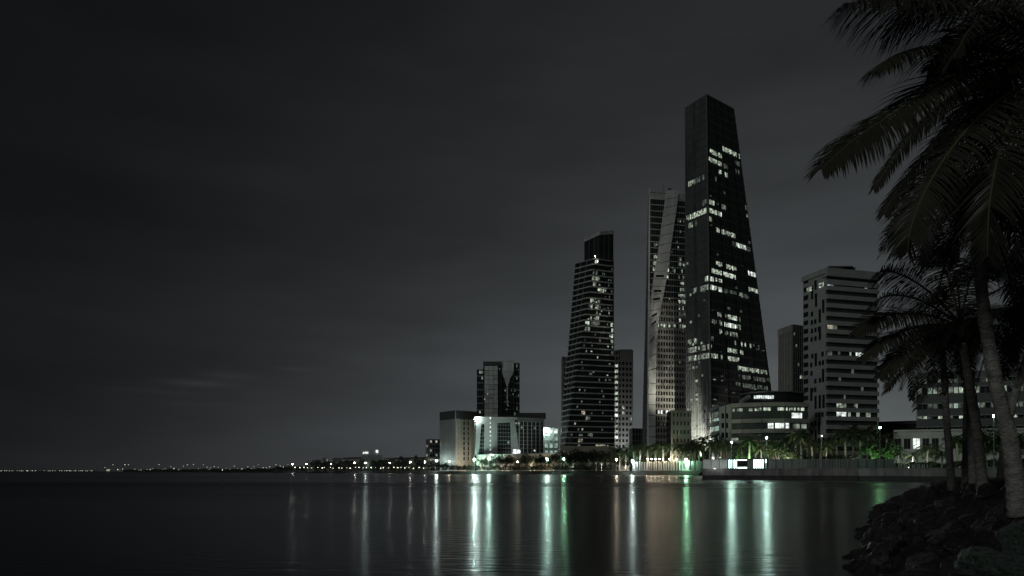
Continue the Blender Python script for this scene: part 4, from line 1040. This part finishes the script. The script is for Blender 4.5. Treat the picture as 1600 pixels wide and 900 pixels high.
def trunk_build(root, pts, r0, r1, m='bark', rings=True, seg=12, flare=1.35):
    pts = [Vector(p) for p in pts]
    k = len(pts) - 1; m_ = 70 if rings else 12; P = []; Rr = []
    for i in range(m_ + 1):
        t = i / m_ * k; a = min(int(t), k - 1); f = t - a
        p0, p1, p2, p3 = pts[max(a - 1, 0)], pts[a], pts[a + 1], pts[min(a + 2, k)]
        P.append(0.5 * ((2 * p1) + (-p0 + p2) * f + (2 * p0 - 5 * p1 + 4 * p2 - p3) * f * f + (-p0 + 3 * p1 - 3 * p2 + p3) * f ** 3))
        tt = i / m_
        r = r0 + (r1 - r0) * tt
        r *= 1 + (flare - 1) * math.exp(-tt * 12)
        if rings: r *= 1 + (.035 if i % 2 else -.015) + .02 * math.sin(i * 1.7)
        Rr.append(r)
    mb = MB(); mb.tube(P, Rr, seg)
    if rings:
        for j, p in enumerate(mb.v): mb.v[j] = p + Vector((noise.noise(p * 6), noise.noise(p * 6 + Vector((9, 0, 0))), 0)) * .02
    o = mb.build('trunk', m, root, local=True, smooth=True); return P

def place_frond(root, mesh, loc, rot=None, name='frond', scale=1):
    o = bpy.data.objects.new(name, mesh); COL.objects.link(o); o.parent = root; o.location = loc
    if rot is not None: o.rotation_euler = rot
    if scale != 1: o.scale = (scale,) * 3
    return o
def arch(L, e0, drop, n=6):                 # a rachis in the XZ plane: starts at elevation e0, bends down
    pts = [Vector((0, 0, 0))]; a = math.radians(e0)
    for i in range(n):
        a2 = a - math.radians(drop) * ((i + .5) / n) ** 1.1
        pts.append(pts[-1] + Vector((math.cos(a2), 0, math.sin(a2))) * (L / n))
    return pts
prs = random.Random(21)
var = []            # general fronds of the near coconut palms, 1 m scale = 3.6 m long
for (e0, dr) in ((62, 95), (40, 85), (22, 80), (5, 70), (-20, 50), (-48, 28), (35, 110)):
    for _ in range(2): var.append((e0, frond_mesh(arch(3.7, e0, dr), 62, .82, .034, .34, rs=prs, roll=prs.uniform(-.5, .5))))
def near_palm(base, pts, r0, r1, lab, fronds=24, scale=1.0, aim=None, custom=(), spread=(0, 360), nuts=True, dead=2, seed=1):
    rs = random.Random(seed)
    t = thing('coconut_palm', base, lab, 'palm tree', 'coconut palms on the near bank')
    P = trunk_build(t, [p - base for p in pts], r0, r1)
    c = P[-1]
    for i in range(fronds):
        az_ = i * 137.5 + rs.uniform(-14, 14); lvl = i / fronds
        cand = [v for v in var if abs(v[0] - (64 - 110 * lvl)) < 28] or var
        e, me = rs.choice(cand)
        a = math.radians(spread[0] + (az_ % 360) / 360 * (spread[1] - spread[0]))
        place_frond(t, me, c + Vector((0, 0, rs.uniform(-.15, .15))), (rs.uniform(-.25, .25), rs.uniform(-.1, .1), a), scale=scale * rs.uniform(.85, 1.1))
    for k, cp in enumerate(custom):
        L_ = [Vector(q) - base - c for q in cp[0]]
        me = frond_mesh(L_, int(cp[1] * 1.3), cp[2] * 1.12, cp[3] * .78, cp[4] + .18, rs=rs, rr=cp[5], roll=rs.choice((-1, 1)) * rs.uniform(.3, .7) if cp[6] is None else cp[6])
        place_frond(t, me, c)
    for i in range(dead):
        me = frond_mesh(arch(2.2, -62, 25), 30, .5, .03, .6, mats=('leaf_dry', 'leaf_dry'), rs=rs)
        place_frond(t, me, c, (0, 0, rs.uniform(0, 6.28)), 'dead_frond')
    if nuts:
        for i in range(6):
            a = i * 1.05; mb = MB(); mb.ball((0, 0, 0), .12, nu=8, nv=6, sq=(1, 1, 1.2)); place_frond(t, mb.mesh('coconut', 'coconut'), c + Vector((math.cos(a) * .24, math.sin(a) * .24, -.32 - .06 * (i % 2))), name='coconut')
    return t
def PB(px, py, Y): return V(px, py, Y)
def gp(px, Y):                                     # a point standing on the near bank
    x = (px - 800) * Y / F; return Vector((x, Y, bank_z(x, Y, False) - .04))
# A: nearest palm, crown at the right frame edge, trunk outside the frame
YA = 12.0; cA = (1632, 108)
def fr(pts, n=86, ll=.80, lw=.042, hang=.45, rr=.026, roll=None): return ([PB(*p) for p in pts], n if ll > .69 else int(n * 1.35), ll, lw, hang, rr, roll)
custA = [fr([(1632, 100, 12), (1530, 74, 11.6), (1455, 73, 11.3), (1400, 86, 11.1), (1362, 112, 11)], 100, .75, .042, .55, .026, .2),
         fr([(1632, 95, 12), (1560, 95, 11.8), (1480, 124, 11.5), (1395, 178, 11.2), (1330, 222, 11.0), (1284, 264, 10.9)], 125, .90, .044, .42, .026, .6),
         fr([(1632, 112, 12), (1560, 158, 11.4), (1500, 215, 11.1), (1450, 290, 10.9), (1425, 350, 10.8), (1418, 392, 10.8)], 105, .80, .040, .30, .026, .35),
         fr([(1632, 118, 12), (1590, 170, 11.3), (1562, 235, 11), (1546, 320, 10.9), (1543, 400, 10.9)], 100, .9, .042, .25, .026, .1),
         fr([(1632, 80, 12), (1560, 30, 11.5), (1480, 8, 11.0), (1390, 0, 10.8), (1318, 6, 10.7)], 105, 1.0, .042, .75, .026, .15),
         fr([(1632, 85, 12), (1560, -30, 11.9), (1480, -70, 11.9), (1400, -60, 12), (1340, -30, 12)], 80, .95),
         fr([(1632, 80, 12), (1580, 10, 12.6), (1500, -20, 13), (1430, 10, 13.2), (1380, 60, 13.3)], 80, .9),
         fr([(1632, 105, 12), (1560, 110, 12.8), (1490, 150, 13.2), (1420, 215, 13.5), (1365, 296, 13.6)], 90, .62),
         fr([(1632, 110, 12), (1560, 125, 12.8), (1500, 175, 13.2), (1440, 250, 13.4), (1400, 300, 13.5), (1382, 334, 13.5)], 90, .6),
         fr([(1632, 100, 12), (1570, 90, 12.8), (1500, 110, 13.2), (1440, 150, 13.4), (1400, 190, 13.5)], 80, .7),
         fr([(1632, 105, 12), (1590, 120, 13), (1530, 160, 13.6), (1480, 230, 14), (1460, 300, 14.2)], 80, .8),
         fr([(1632, 90, 12), (1600, 40, 11.4), (1560, 20, 10.8), (1520, 40, 10.4), (1490, 90, 10.2)], 80, .8),
         fr([(1632, 100, 12), (1600, 60, 13), (1550, 50, 14), (1500, 70, 14.6), (1450, 110, 15)], 80, .9)]
bA = gp(1680, 12.5)
near_palm(bA, [bA, PB(1672, 560, 12.4), PB(1650, 300, 12.2), PB(1632, 112, 12)], .17, .11, 'nearest coconut palm, its crown hanging in from the top right corner', fronds=11, scale=1.05, custom=custA, spread=(-95, 100), dead=0, seed=4)
# B: palm with the leaning trunk near the right edge
bB = gp(1593, 12.8)
custB = [fr([(1522, 305, 13), (1500, 300, 12.6), (1478, 330, 12.3), (1455, 370, 12.1), (1445, 415, 12)], 60, .6, .035, .3, .018),
         fr([(1522, 305, 13), (1530, 285, 12.6), (1556, 300, 12.2), (1580, 345, 12), (1590, 400, 12)], 60, .75, .04, .35, .02),
         fr([(1522, 305, 13), (1545, 300, 13.4), (1575, 330, 13.8), (1590, 400, 14), (1592, 470, 14)], 60, .7, .04, .35, .02),
         fr([(1522, 305, 13), (1500, 280, 13.6), (1460, 285, 14), (1420, 330, 14.2), (1402, 372, 14.3)], 60, .6, .035, .4, .02),
         fr([(1522, 305, 13), (1515, 320, 12.7), (1500, 360, 12.5), (1492, 410, 12.4)], 50, .55, .03, .3, .015)]
near_palm(bB, [bB, PB(1579, 695, 12.9), PB(1566, 645, 12.95), PB(1547, 550, 13), PB(1533, 450, 13), PB(1523, 308, 13)], .150, .095, 'coconut palm with the stout leaning trunk nearest the right edge', fronds=14, scale=.62, custom=custB, seed=9)
# C: the mid palm with the fan of fronds reaching left
bC = gp(1537, 20)
YC = 20
custC = [fr([(1500, 505, 20), (1480, 430, 19.6), (1450, 385, 19.3), (1420, 368, 19.1), (1398, 385, 19)], 70, .75, .045, .5, .028),
         fr([(1500, 505, 20), (1450, 455, 19), (1410, 430, 18.5), (1380, 424, 18.2), (1362, 434, 18)], 64, .62, .045, .45, .026),
         fr([(1500, 508, 20), (1450, 475, 19), (1410, 462, 18.5), (1375, 466, 18.2), (1352, 486, 18)], 64, .62, .045, .5, .026),
         fr([(1500, 510, 20), (1450, 492, 19.2), (1400, 490, 18.8), (1365, 500, 18.5), (1335, 522, 18.3)], 70, .62, .045, .45, .026),
         fr([(1500, 512, 20), (1450, 508, 19.4), (1405, 520, 19), (1375, 535, 18.7), (1345, 562, 18.5)], 70, .6, .045, .5, .026),
         fr([(1500, 514, 20), (1455, 520, 19.5), (1415, 545, 19), (1390, 568, 18.8), (1374, 590, 18.6)], 66, .55, .045, .5, .026),
         fr([(1500, 516, 20), (1455, 540, 19.5), (1420, 570, 19), (1395, 595, 18.8), (1382, 612, 18.6)], 66, .5, .045, .5, .026),
         fr([(1500, 505, 20), (1515, 440, 19.6), (1535, 410, 19.3), (1560, 420, 19), (1575, 460, 18.8)], 60, .7, .045, .5, .026),
         fr([(1500, 505, 20), (1495, 440, 20.6), (1475, 400, 21), (1455, 400, 21.3), (1440, 430, 21.5)], 60, .7, .045, .5, .026)]
near_palm(bC, [bC, PB(1528, 690, 20), PB(1517, 610, 20), PB(1506, 550, 20), PB(1501, 508, 20)], .145, .10, 'coconut palm whose fan of fronds reaches left over the white block', fronds=15, scale=.74, custom=custC, seed=12)
# D, F, G: thinner trunks to the left of it
bD = gp(1488, 26)
custD = [fr([(1470, 520, 26), (1450, 535, 25), (1430, 570, 24.5), (1424, 625, 24)], 50, .5, .05, .5, .025),
         fr([(1470, 520, 26), (1450, 535, 25), (1415, 560, 24.5), (1385, 605, 24)], 50, .6, .05, .5, .025)]
near_palm(bD, [bD, PB(1481, 680, 26), PB(1476, 600, 26), PB(1471, 520, 26)], .125, .10, 'slim coconut palm, leftmost trunk on the bank', fronds=11, scale=.50, custom=custD, seed=15, dead=1)
bG = gp(1521, 23)
near_palm(bG, [bG, PB(1518, 690, 23), PB(1514, 620, 23), PB(1511, 500, 23)], .125, .10, 'coconut palm trunk directly left of the fan-crowned palm', fronds=11, scale=.55, seed=17, nuts=False)
bF = gp(1508, 25)
near_palm(bF, [bF, PB(1509, 690, 25), PB(1510, 620, 25), PB(1507, 520, 25)], .12, .095, 'dark coconut palm trunk half hidden, second from left on the bank', fronds=9, scale=.5, seed=18, nuts=False)
# H: leaning palm at the very edge of the frame
bH = gp(1566, 33)
near_palm(bH, [bH, PB(1572, 680, 33), PB(1585, 620, 33), PB(1608, 545, 33), PB(1628, 480, 33)], .2, .15, 'dark palm leaning out at the right frame edge behind the others', fronds=20, scale=1.2, seed=23, nuts=False)
bI = gp(1640, 17)
near_palm(bI, [bI, PB(1632, 620, 17), PB(1620, 520, 17), PB(1612, 430, 17)], .16, .12, 'coconut palm crown at the right edge, halfway up the picture', fronds=24, scale=.85, seed=29, nuts=False)

# ------------------------------------------------------------------ quay and promenade trees
qfr = []
for (e0, dr) in ((65, 100), (45, 95), (25, 85), (5, 70), (-20, 50)):
    qfr.append(frond_mesh(arch(3.0, e0, dr), 22, .62, .10, .25, mats=('foliage', 'rachis'), rs=prs, rr=.035))
def date_palm(px, Y, H, lab, sc=1.0, seed=0, nf=20, grp='palms along the quay garden', dark=False):
    if px < 1400 and H > 4.5: H *= 1.36
    rs = random.Random(seed * 13 + int(px)); base = B(px, Y)
    t = thing('garden_palm', base, lab, 'palm tree', grp)
    lean = rs.uniform(-.4, .4)
    P = trunk_build(t, [Vector((0, 0, 0)), Vector((lean * .4, 0, H * .5)), Vector((lean, 0, H))], .22 * sc, .17 * sc, 'bark', rings=False, seg=8)
    c = P[-1]
    for i in range(nf):
        lvl = i / nf; me = qfr[min(4, int(lvl * 5))]
        place_frond(t, me, c, (rs.uniform(-.2, .2), rs.uniform(-.12, .12), i * 2.4 + rs.uniform(-.2, .2)), scale=sc * rs.uniform(.85, 1.12))
    return t
# crown mesh for the farther palms (fronds too small to part)
def far_crown(seed):
    rs = random.Random(seed); mb = MB()
    for i in range(20):
        lvl = i / 20; e0 = 60 - 95 * lvl; az_ = i * 2.4 + rs.uniform(-.3, .3)
        R_ = Matrix.Rotation(az_, 3, 'Z'); P = [R_ @ p for p in arch(2.9, e0, 85 - 30 * lvl, 5)]
        for a in range(5):
            T = (P[a + 1] - P[a]); S = T.cross(Vector((0, 0, 1))).normalized()
            for k in range(3):
                c = P[a].lerp(P[a + 1], k / 3); l = .75 * (1 - .5 * abs(a - 2) / 3)
                for sg in (-1, 1):
                    tip = c + (S * sg * .8 + T.normalized() * .6 + Vector((0, 0, -.5 - rs.random() * .4))).normalized() * l
                    mb.face([c, c + T / 3 * .75, tip])
    return mb.mesh('crown', 'foliage')
fcr = [far_crown(i) for i in range(3)]
tm = MB(); tm.tube([(0, 0, 0), (.05, 0, .5), (0, 0, 1)], [.2, .16, .14], 7); ftr = tm.mesh('trunk', 'bark')
def far_palm(px, Y, H, lab, sc, grp):
    Y = max(Y, shY_(px, 9 if px < 955 else 12 if 'rear' not in lab else 19))
    if px > 955: H *= 1.5; sc *= 1.25
    t = thing('promenade_palm', B(px, Y), lab, 'palm tree', grp)
    o = bpy.data.objects.new('trunk', ftr); COL.objects.link(o); o.parent = t; o.scale = (sc * 1.2, sc * 1.2, H)
    o = bpy.data.objects.new('crown', random.choice(fcr)); COL.objects.link(o); o.parent = t; o.location = (0, 0, H); o.scale = (sc,) * 3; o.rotation_euler = (0, 0, random.uniform(0, 6))
    return t
# broadleaf trees: trunk, limbs and a crown of leaf clumps
def tree_meshes(seed, dark=False, leaves=900, ls=.34):
    rs = random.Random(seed); tr = MB(); cr = MB(); tips = []
    tr.tube([(0, 0, 0), (.05, .02, .9), (0, .05, 1.7)], [.2, .15, .13], 7)
    for i in range(6):
        a = i * 1.05 + rs.uniform(-.3, .3); r = rs.uniform(.9, 1.7); z = rs.uniform(2.6, 4.2)
        m = Vector((math.cos(a) * r * .45, math.sin(a) * r * .45, 1.7 + (z - 1.7) * .5)); e = Vector((math.cos(a) * r, math.sin(a) * r, z))
        tr.tube([(0, .05, 1.6), m, e], [.11, .07, .03], 6); tips += [e, m.lerp(e, .6)]
    tips.append(Vector((0, 0, 4.3)))
    cl_ = [(p + Vector((rs.uniform(-.4, .4), rs.uniform(-.4, .4), rs.uniform(-.1, .5))), rs.uniform(.55, 1.05)) for p in tips for _ in range(2)]
    for i in range(leaves):
        c, r = rs.choice(cl_); d = Vector((rs.gauss(0, 1), rs.gauss(0, 1), rs.gauss(0, .8))).normalized() * r * rs.uniform(.5, 1) ** .5
        p = c + d; a = Vector((rs.uniform(-1, 1), rs.uniform(-1, 1), rs.uniform(-.6, .6))).normalized(); b = a.cross(Vector((rs.uniform(-1, 1), rs.uniform(-1, 1), 1))).normalized(); s = ls * rs.uniform(.5, 1)
        cr.face([p - a * s, p - b * s * .45, p + a * s, p + b * s * .45])
    return tr.mesh('trunk', 'bark'), cr.mesh('crown', 'foliage_dark' if dark else 'foliage')
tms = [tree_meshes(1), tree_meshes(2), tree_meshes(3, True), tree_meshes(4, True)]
def tree(px, Y, sc, lab, grp, k=None, z=GZ):
    if 740 < px < 1099: Y = max(Y if px > 955 else 0, shY_(px, 8 if px < 955 else 15))
    t = thing('garden_tree', B(px, Y, z), lab, 'tree', grp)
    a, b = tms[k if k is not None else random.randrange(4)]
    for nm, me in (('trunk', a), ('crown', b)):
        o = bpy.data.objects.new(nm, me); COL.objects.link(o); o.parent = t; o.scale = (sc, sc, sc); o.rotation_euler = (0, 0, random.uniform(0, 6))
    return t
gq = 'palms along the quay garden'
date_palm(1086, 232, 5.5, 'garden palm rising behind the quay corner hoarding, left one', 1.3, 1)
date_palm(1108, 226, 6.0, 'garden palm with hanging lit fronds behind the middle of the white hoarding', 1.4, 2)
date_palm(1126, 220, 5.6, 'garden palm behind the right end of the white hoarding', 1.3, 3)
date_palm(1152, 204, 4.2, 'small bright green palm behind the left of the kiosk', 1.0, 4)
date_palm(1170, 202, 6.3, 'tall green-lit palm right behind the kiosk screen', 1.5, 5, 26)
date_palm(1190, 200, 4.6, 'green palm leaning by the lamp right of the kiosk', 1.1, 6)
tree(1214, 203, 1.5, 'pale floodlit tree right of the kiosk lamp', 'garden trees behind the quay fence', 0)
tree(1234, 200, 1.3, 'pale floodlit tree before the right of the curved office', 'garden trees behind the quay fence', 1)
date_palm(1252, 196, 7.2, 'tall dark palm at the corner of curved office and white block', 1.6, 7, 26)
date_palm(1270, 193, 5.0, 'dark garden palm left of the small greenish lamp', 1.2, 8)
date_palm(1291, 190, 4.8, 'garden palm with bright ribs just right of the small greenish lamp', 1.25, 9)
date_palm(1322, 188, 6.8, 'big dark palm before the foot of the white block', 1.6, 10, 26)
date_palm(1345, 184, 6.2, 'big dark palm between the two green lamps', 1.5, 11, 24)
tree(1364, 172, 1.35, 'green-lit tree left of the tall green lamp post', 'garden trees behind the quay fence', 0)
tree(1392, 170, 1.3, 'green-lit tree right of the tall green lamp post', 'garden trees behind the quay fence', 1)
date_palm(1402, 176, 4.0, 'short palm before the left end of the pale podium', 1.0, 12)
date_palm(1448, 165, 5.0, 'palm with a rounded crown before the podium, left of the leftmost near trunk', 1.25, 13)
date_palm(1497, 158, 6.5, 'palm seen between the left near trunks before the podium', 1.5, 14)
tree(1541, 130, 1.5, 'green-lit tree left of the tall lamp behind the near trunks', 'garden trees behind the quay fence', 0)
tree(1566, 128, 1.5, 'green-lit tree behind the stout leaning trunk', 'garden trees behind the quay fence', 1)
date_palm(1590, 118, 5.0, 'palm at the right frame edge on the lawn', 1.3, 15)
date_palm(1472, 150, 3.2, 'short palm right beside the leftmost near trunk', .8, 16)
rear = [(1078, 240, 6.6, 'left of the white hoarding'), (1098, 236, 7.4, 'over the left white hoarding panel'), (1118, 232, 7.8, 'before the glazed left end of the curved office'), (1136, 226, 6.2, 'left of the lamp beside the kiosk'), (1160, 216, 5.2, 'over the kiosk screen'), (1181, 214, 5.4, 'over the right light of the kiosk'),
        (1205, 212, 6.0, 'right of the kiosk lamp'), (1226, 210, 6.6, 'between the two pale floodlit trees'), (1243, 208, 7.4, 'left of the tall dark corner palm'), (1262, 205, 6.4, 'at the left edge of the white block'), (1281, 203, 5.6, 'behind the small greenish lamp'), (1308, 200, 6.8, 'before the lit sixth floor of the white block'),
        (1334, 196, 8.2, 'under the right half of the white block'), (1355, 192, 7.6, 'left of the tall green lamp'), (1366, 190, 6.0, 'close behind the tall green lamp'), (1384, 188, 6.4, 'right of the tall green lamp, before the flat hall'), (1425, 172, 3.6, 'under the lit podium window'), (1462, 168, 4.4, 'left of the leftmost near trunk'), (1510, 160, 5.2, 'between the crowded near trunks'), (1528, 150, 4.6, 'left of the tall lamp by the trunks'), (1575, 140, 6.0, 'behind the stout leaning trunk')]
for i, (x, Y, H, w) in enumerate(rear):
    date_palm(x, Y, H, 'rear garden palm ' + w, (H + 2) / 6.2, 40 + i, 20 if x < 1400 else 18)
# thin lit trunks of small trees (frangipani rows) behind the fence
for i, (x, lab) in enumerate(((1262, 'first'), (1300, 'second'), (1312, 'third'), (1334, 'fourth'), (1343, 'fifth'), (1372, 'sixth'))):
    nm = ['small pale-trunked tree under the dark corner palm', 'small pale-trunked tree just right of the small greenish lamp palm', 'small pale-trunked tree left of the big dark palm trunk', 'white-lit forked tree behind the gridded fence', 'white-lit tree right of the forked one', 'slim green-lit tree beside the tall green lamp post'][i]
    tree(x, 183, .85, nm, 'garden trees behind the quay fence', 2 + i % 2)
# low planting
def shrubs(name, lab, pts, m, cnt, hgt, seed, wid=2.0):
    rs = random.Random(seed); mb = MB(); pts = resample([Vector(p) for p in pts], 1.0)
    for i in range(cnt):
        p = rs.choice(pts) + Vector((rs.uniform(-.5, .5), rs.uniform(-wid, wid) * .5, 0)); h = hgt * rs.uniform(.2, 1) * (1 + .5 * noise.noise(p * .3))
        c = p + Vector((0, 0, h)); a = Vector((rs.uniform(-1, 1), rs.uniform(-1, 1), rs.uniform(-.4, 1))).normalized(); b = a.cross(Vector((rs.uniform(-1, 1), rs.uniform(-1, 1), .3))).normalized(); s = rs.uniform(.12, .32) * (1 if p.y < 300 else 2.2)
        mb.face([c - a * s, c - b * s * .5, c + a * s, c + b * s * .5])
    return tag(mb.build(name, m), lab, 'shrubs', kind='stuff')
shrubs('hedge_planting', 'low mixed shrubs behind the quay fence', [B(1100, 212), B(1262, 190), B(1396, 172)], 'foliage_dark', 5000, 2.6, 2)
shrubs('promenade_planting', 'dark low shrubs along the far promenade before the terrace wall', [B(p_, shY_(p_, 5.5)) for p_ in (690, 740, 780, 820, 860, 900, 930, 958)], 'foliage_dark', 6500, 4.2, 5)
shrubs('lawn_planting', 'low flower beds along the lawn before the pale podium', [B(1398, 166), B(1480, 150), B(1600, 122)], 'foliage', 5000, 1.5, 3)
mb = MB(); a = [B(1396, 156.5, GZ + .02), B(1600, 115, GZ + .02), B(1600, 150, GZ + .02), B(1396, 180, GZ + .02)]; mb.face(a); tag(mb.build('lawn', 'grass'), kind='structure')
# pale stones / flowers of the bed: little white bollards that catch the light
for i in range(22):
    px = 1405 + i * 4.0 + random.uniform(-1, 1); p = B(px, 158 - i * .25)
    mb = MB(); mb.tube([(0, 0, 0), (0, 0, random.uniform(.5, 1.1)), (0, 0, 1.2)], [.14, .13, .05], 6)
    o = mb.build('garden_stone', 'white', None, local=True); o.location = p; tag(o, 'small pale upright stone on the lawn before the podium', 'stone', 'pale stones on the lawn')

# middle promenade (x 960-1100)
mids = [(968, 432, 9), (978, 428, 7.5), (990, 424, 10), (1000, 420, 9), (1012, 416, 9.5), (1024, 412, 8.5), (1036, 410, 10), (1048, 406, 9), (1060, 402, 9.5), (1070, 400, 8), (1082, 398, 9), (1092, 396, 8.5)]
for i, (x, Y, H) in enumerate(mids):
    lab = ['promenade palm under the string-lit pale tower', 'shorter promenade palm beside the warm dim lamp', 'promenade palm over the white lamp', 'promenade palm left of the first white pillars', 'promenade palm above the first white pillars', 'promenade palm below the ribbon on the skyscraper', 'promenade palm above the middle white pillars',
           'promenade palm before the warm annex, left', 'promenade palm before the warm annex, right', 'promenade palm behind the bright booth lamp', 'promenade palm before the left face of the tallest tower', 'promenade palm by the quay corner, farthest right of the far row'][i]
    far_palm(x, Y, H, lab, 2.0, 'palms of the far promenade')
near_w = ['the string-lit pale tower', 'the warm dim lamp', 'the white lamp', 'the first white pillar', 'the third white pillar', 'the ribbon tower left edge', 'the ribbon tower middle', 'the warm annex left corner', 'the warm annex door side', 'the bright booth lamp', 'the booth roof', 'the tallest tower left corner', 'the tallest tower centre of the left face', 'the far end of the quay fence']
for i, w in enumerate(near_w):
    far_palm(962 + i * 9.8 + random.uniform(-2, 2), 440 - i * 2.0, random.uniform(6.5, 11.5), 'rear-row promenade palm, darker, behind ' + w, random.uniform(1.9, 2.5), 'palms of the far promenade')
for i, w in enumerate(near_w):
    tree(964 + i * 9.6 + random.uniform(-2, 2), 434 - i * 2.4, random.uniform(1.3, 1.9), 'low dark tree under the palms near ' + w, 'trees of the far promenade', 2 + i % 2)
for i, x in enumerate(range(886, 960, 9)):
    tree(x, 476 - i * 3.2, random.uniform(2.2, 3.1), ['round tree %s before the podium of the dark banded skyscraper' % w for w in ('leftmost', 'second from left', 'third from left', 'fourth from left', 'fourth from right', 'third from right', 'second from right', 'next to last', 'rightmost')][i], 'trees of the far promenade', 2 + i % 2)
xs_ = [752, 761, 775, 783, 790, 797, 814, 822, 829, 836, 846, 858, 866, 873]
for i, x in enumerate(xs_):
    w = ['left end of the terrace wall', 'bright teal lamp of the terrace wall', 'first dark glass bay', 'second dark glass bay, left', 'second dark glass bay, right', 'slanting white leg', 'small warm lamp', 'right half of the terrace wall', 'glass bays right of the slanting leg', 'warm-lit part of the terrace wall', 'right corner of the white-framed building', 'teal pavilion lamp', 'glowing pavilion', 'gap left of the dark banded skyscraper'][i]
    (tree(x, 578 - (x - 752) * .42, random.uniform(2.2, 3.1), 'dark round tree before the ' + w, 'trees of the far promenade', 2 + i % 2) if i % 3 else far_palm(x, 578 - (x - 752) * .42, 8, 'promenade palm before the ' + w, 2.2, 'palms of the far promenade'))
for i, x in enumerate((664, 672, 680, 690, 697, 706, 716, 726, 735)):
    w = ['the dark corner block, left', 'the dark corner block, middle', 'the cold white lamp', 'the left edge of the grey office', 'the blank side of the grey office', 'the corner of the grey office', 'the lit side of the grey office, left', 'the lit side of the grey office, middle', 'the lit side of the grey office, right'][i]
    tree(x, 640 - i * 3, random.uniform(1.0, 1.7), 'low dark tree before ' + w, 'trees of the far promenade', 2 + i % 2)
# far wood on the headland: reads as one mass
rs = random.Random(77); mb = MB()
for i in range(15000):
    px = rs.uniform(190, 668); Y = (1230 * (600 / 1230.0) ** ((px - 460) / 240.0) if px > 460 else 3100 + (1230 - 3100) * (max(0, px - 165) / 295) ** .55) + rs.uniform(14, 40)
    top = (14 if px > 480 else 8) * (1 + .5 * noise.noise(Vector((px * .13, 0, 0)))) * (1 if px > 430 else .6) * (Y / 900) ** .35
    z = GZ + top * rs.random() ** .7; c = B(px, Y, z); s = rs.uniform(.5, 1.2) * (Y / 800) ** .6
    a = Vector((rs.uniform(-1, 1), rs.uniform(-.4, .4), rs.uniform(-1, 1))).normalized(); b = a.cross(Vector((0, 1, .3))).normalized()
    mb.face([c - a * s, c - b * s * .6, c + a * s, c + b * s * .6])
tag(mb.build('far_wood', 'foliage_dark'), 'dark belt of trees along the far shore and headland', 'woodland', kind='stuff')
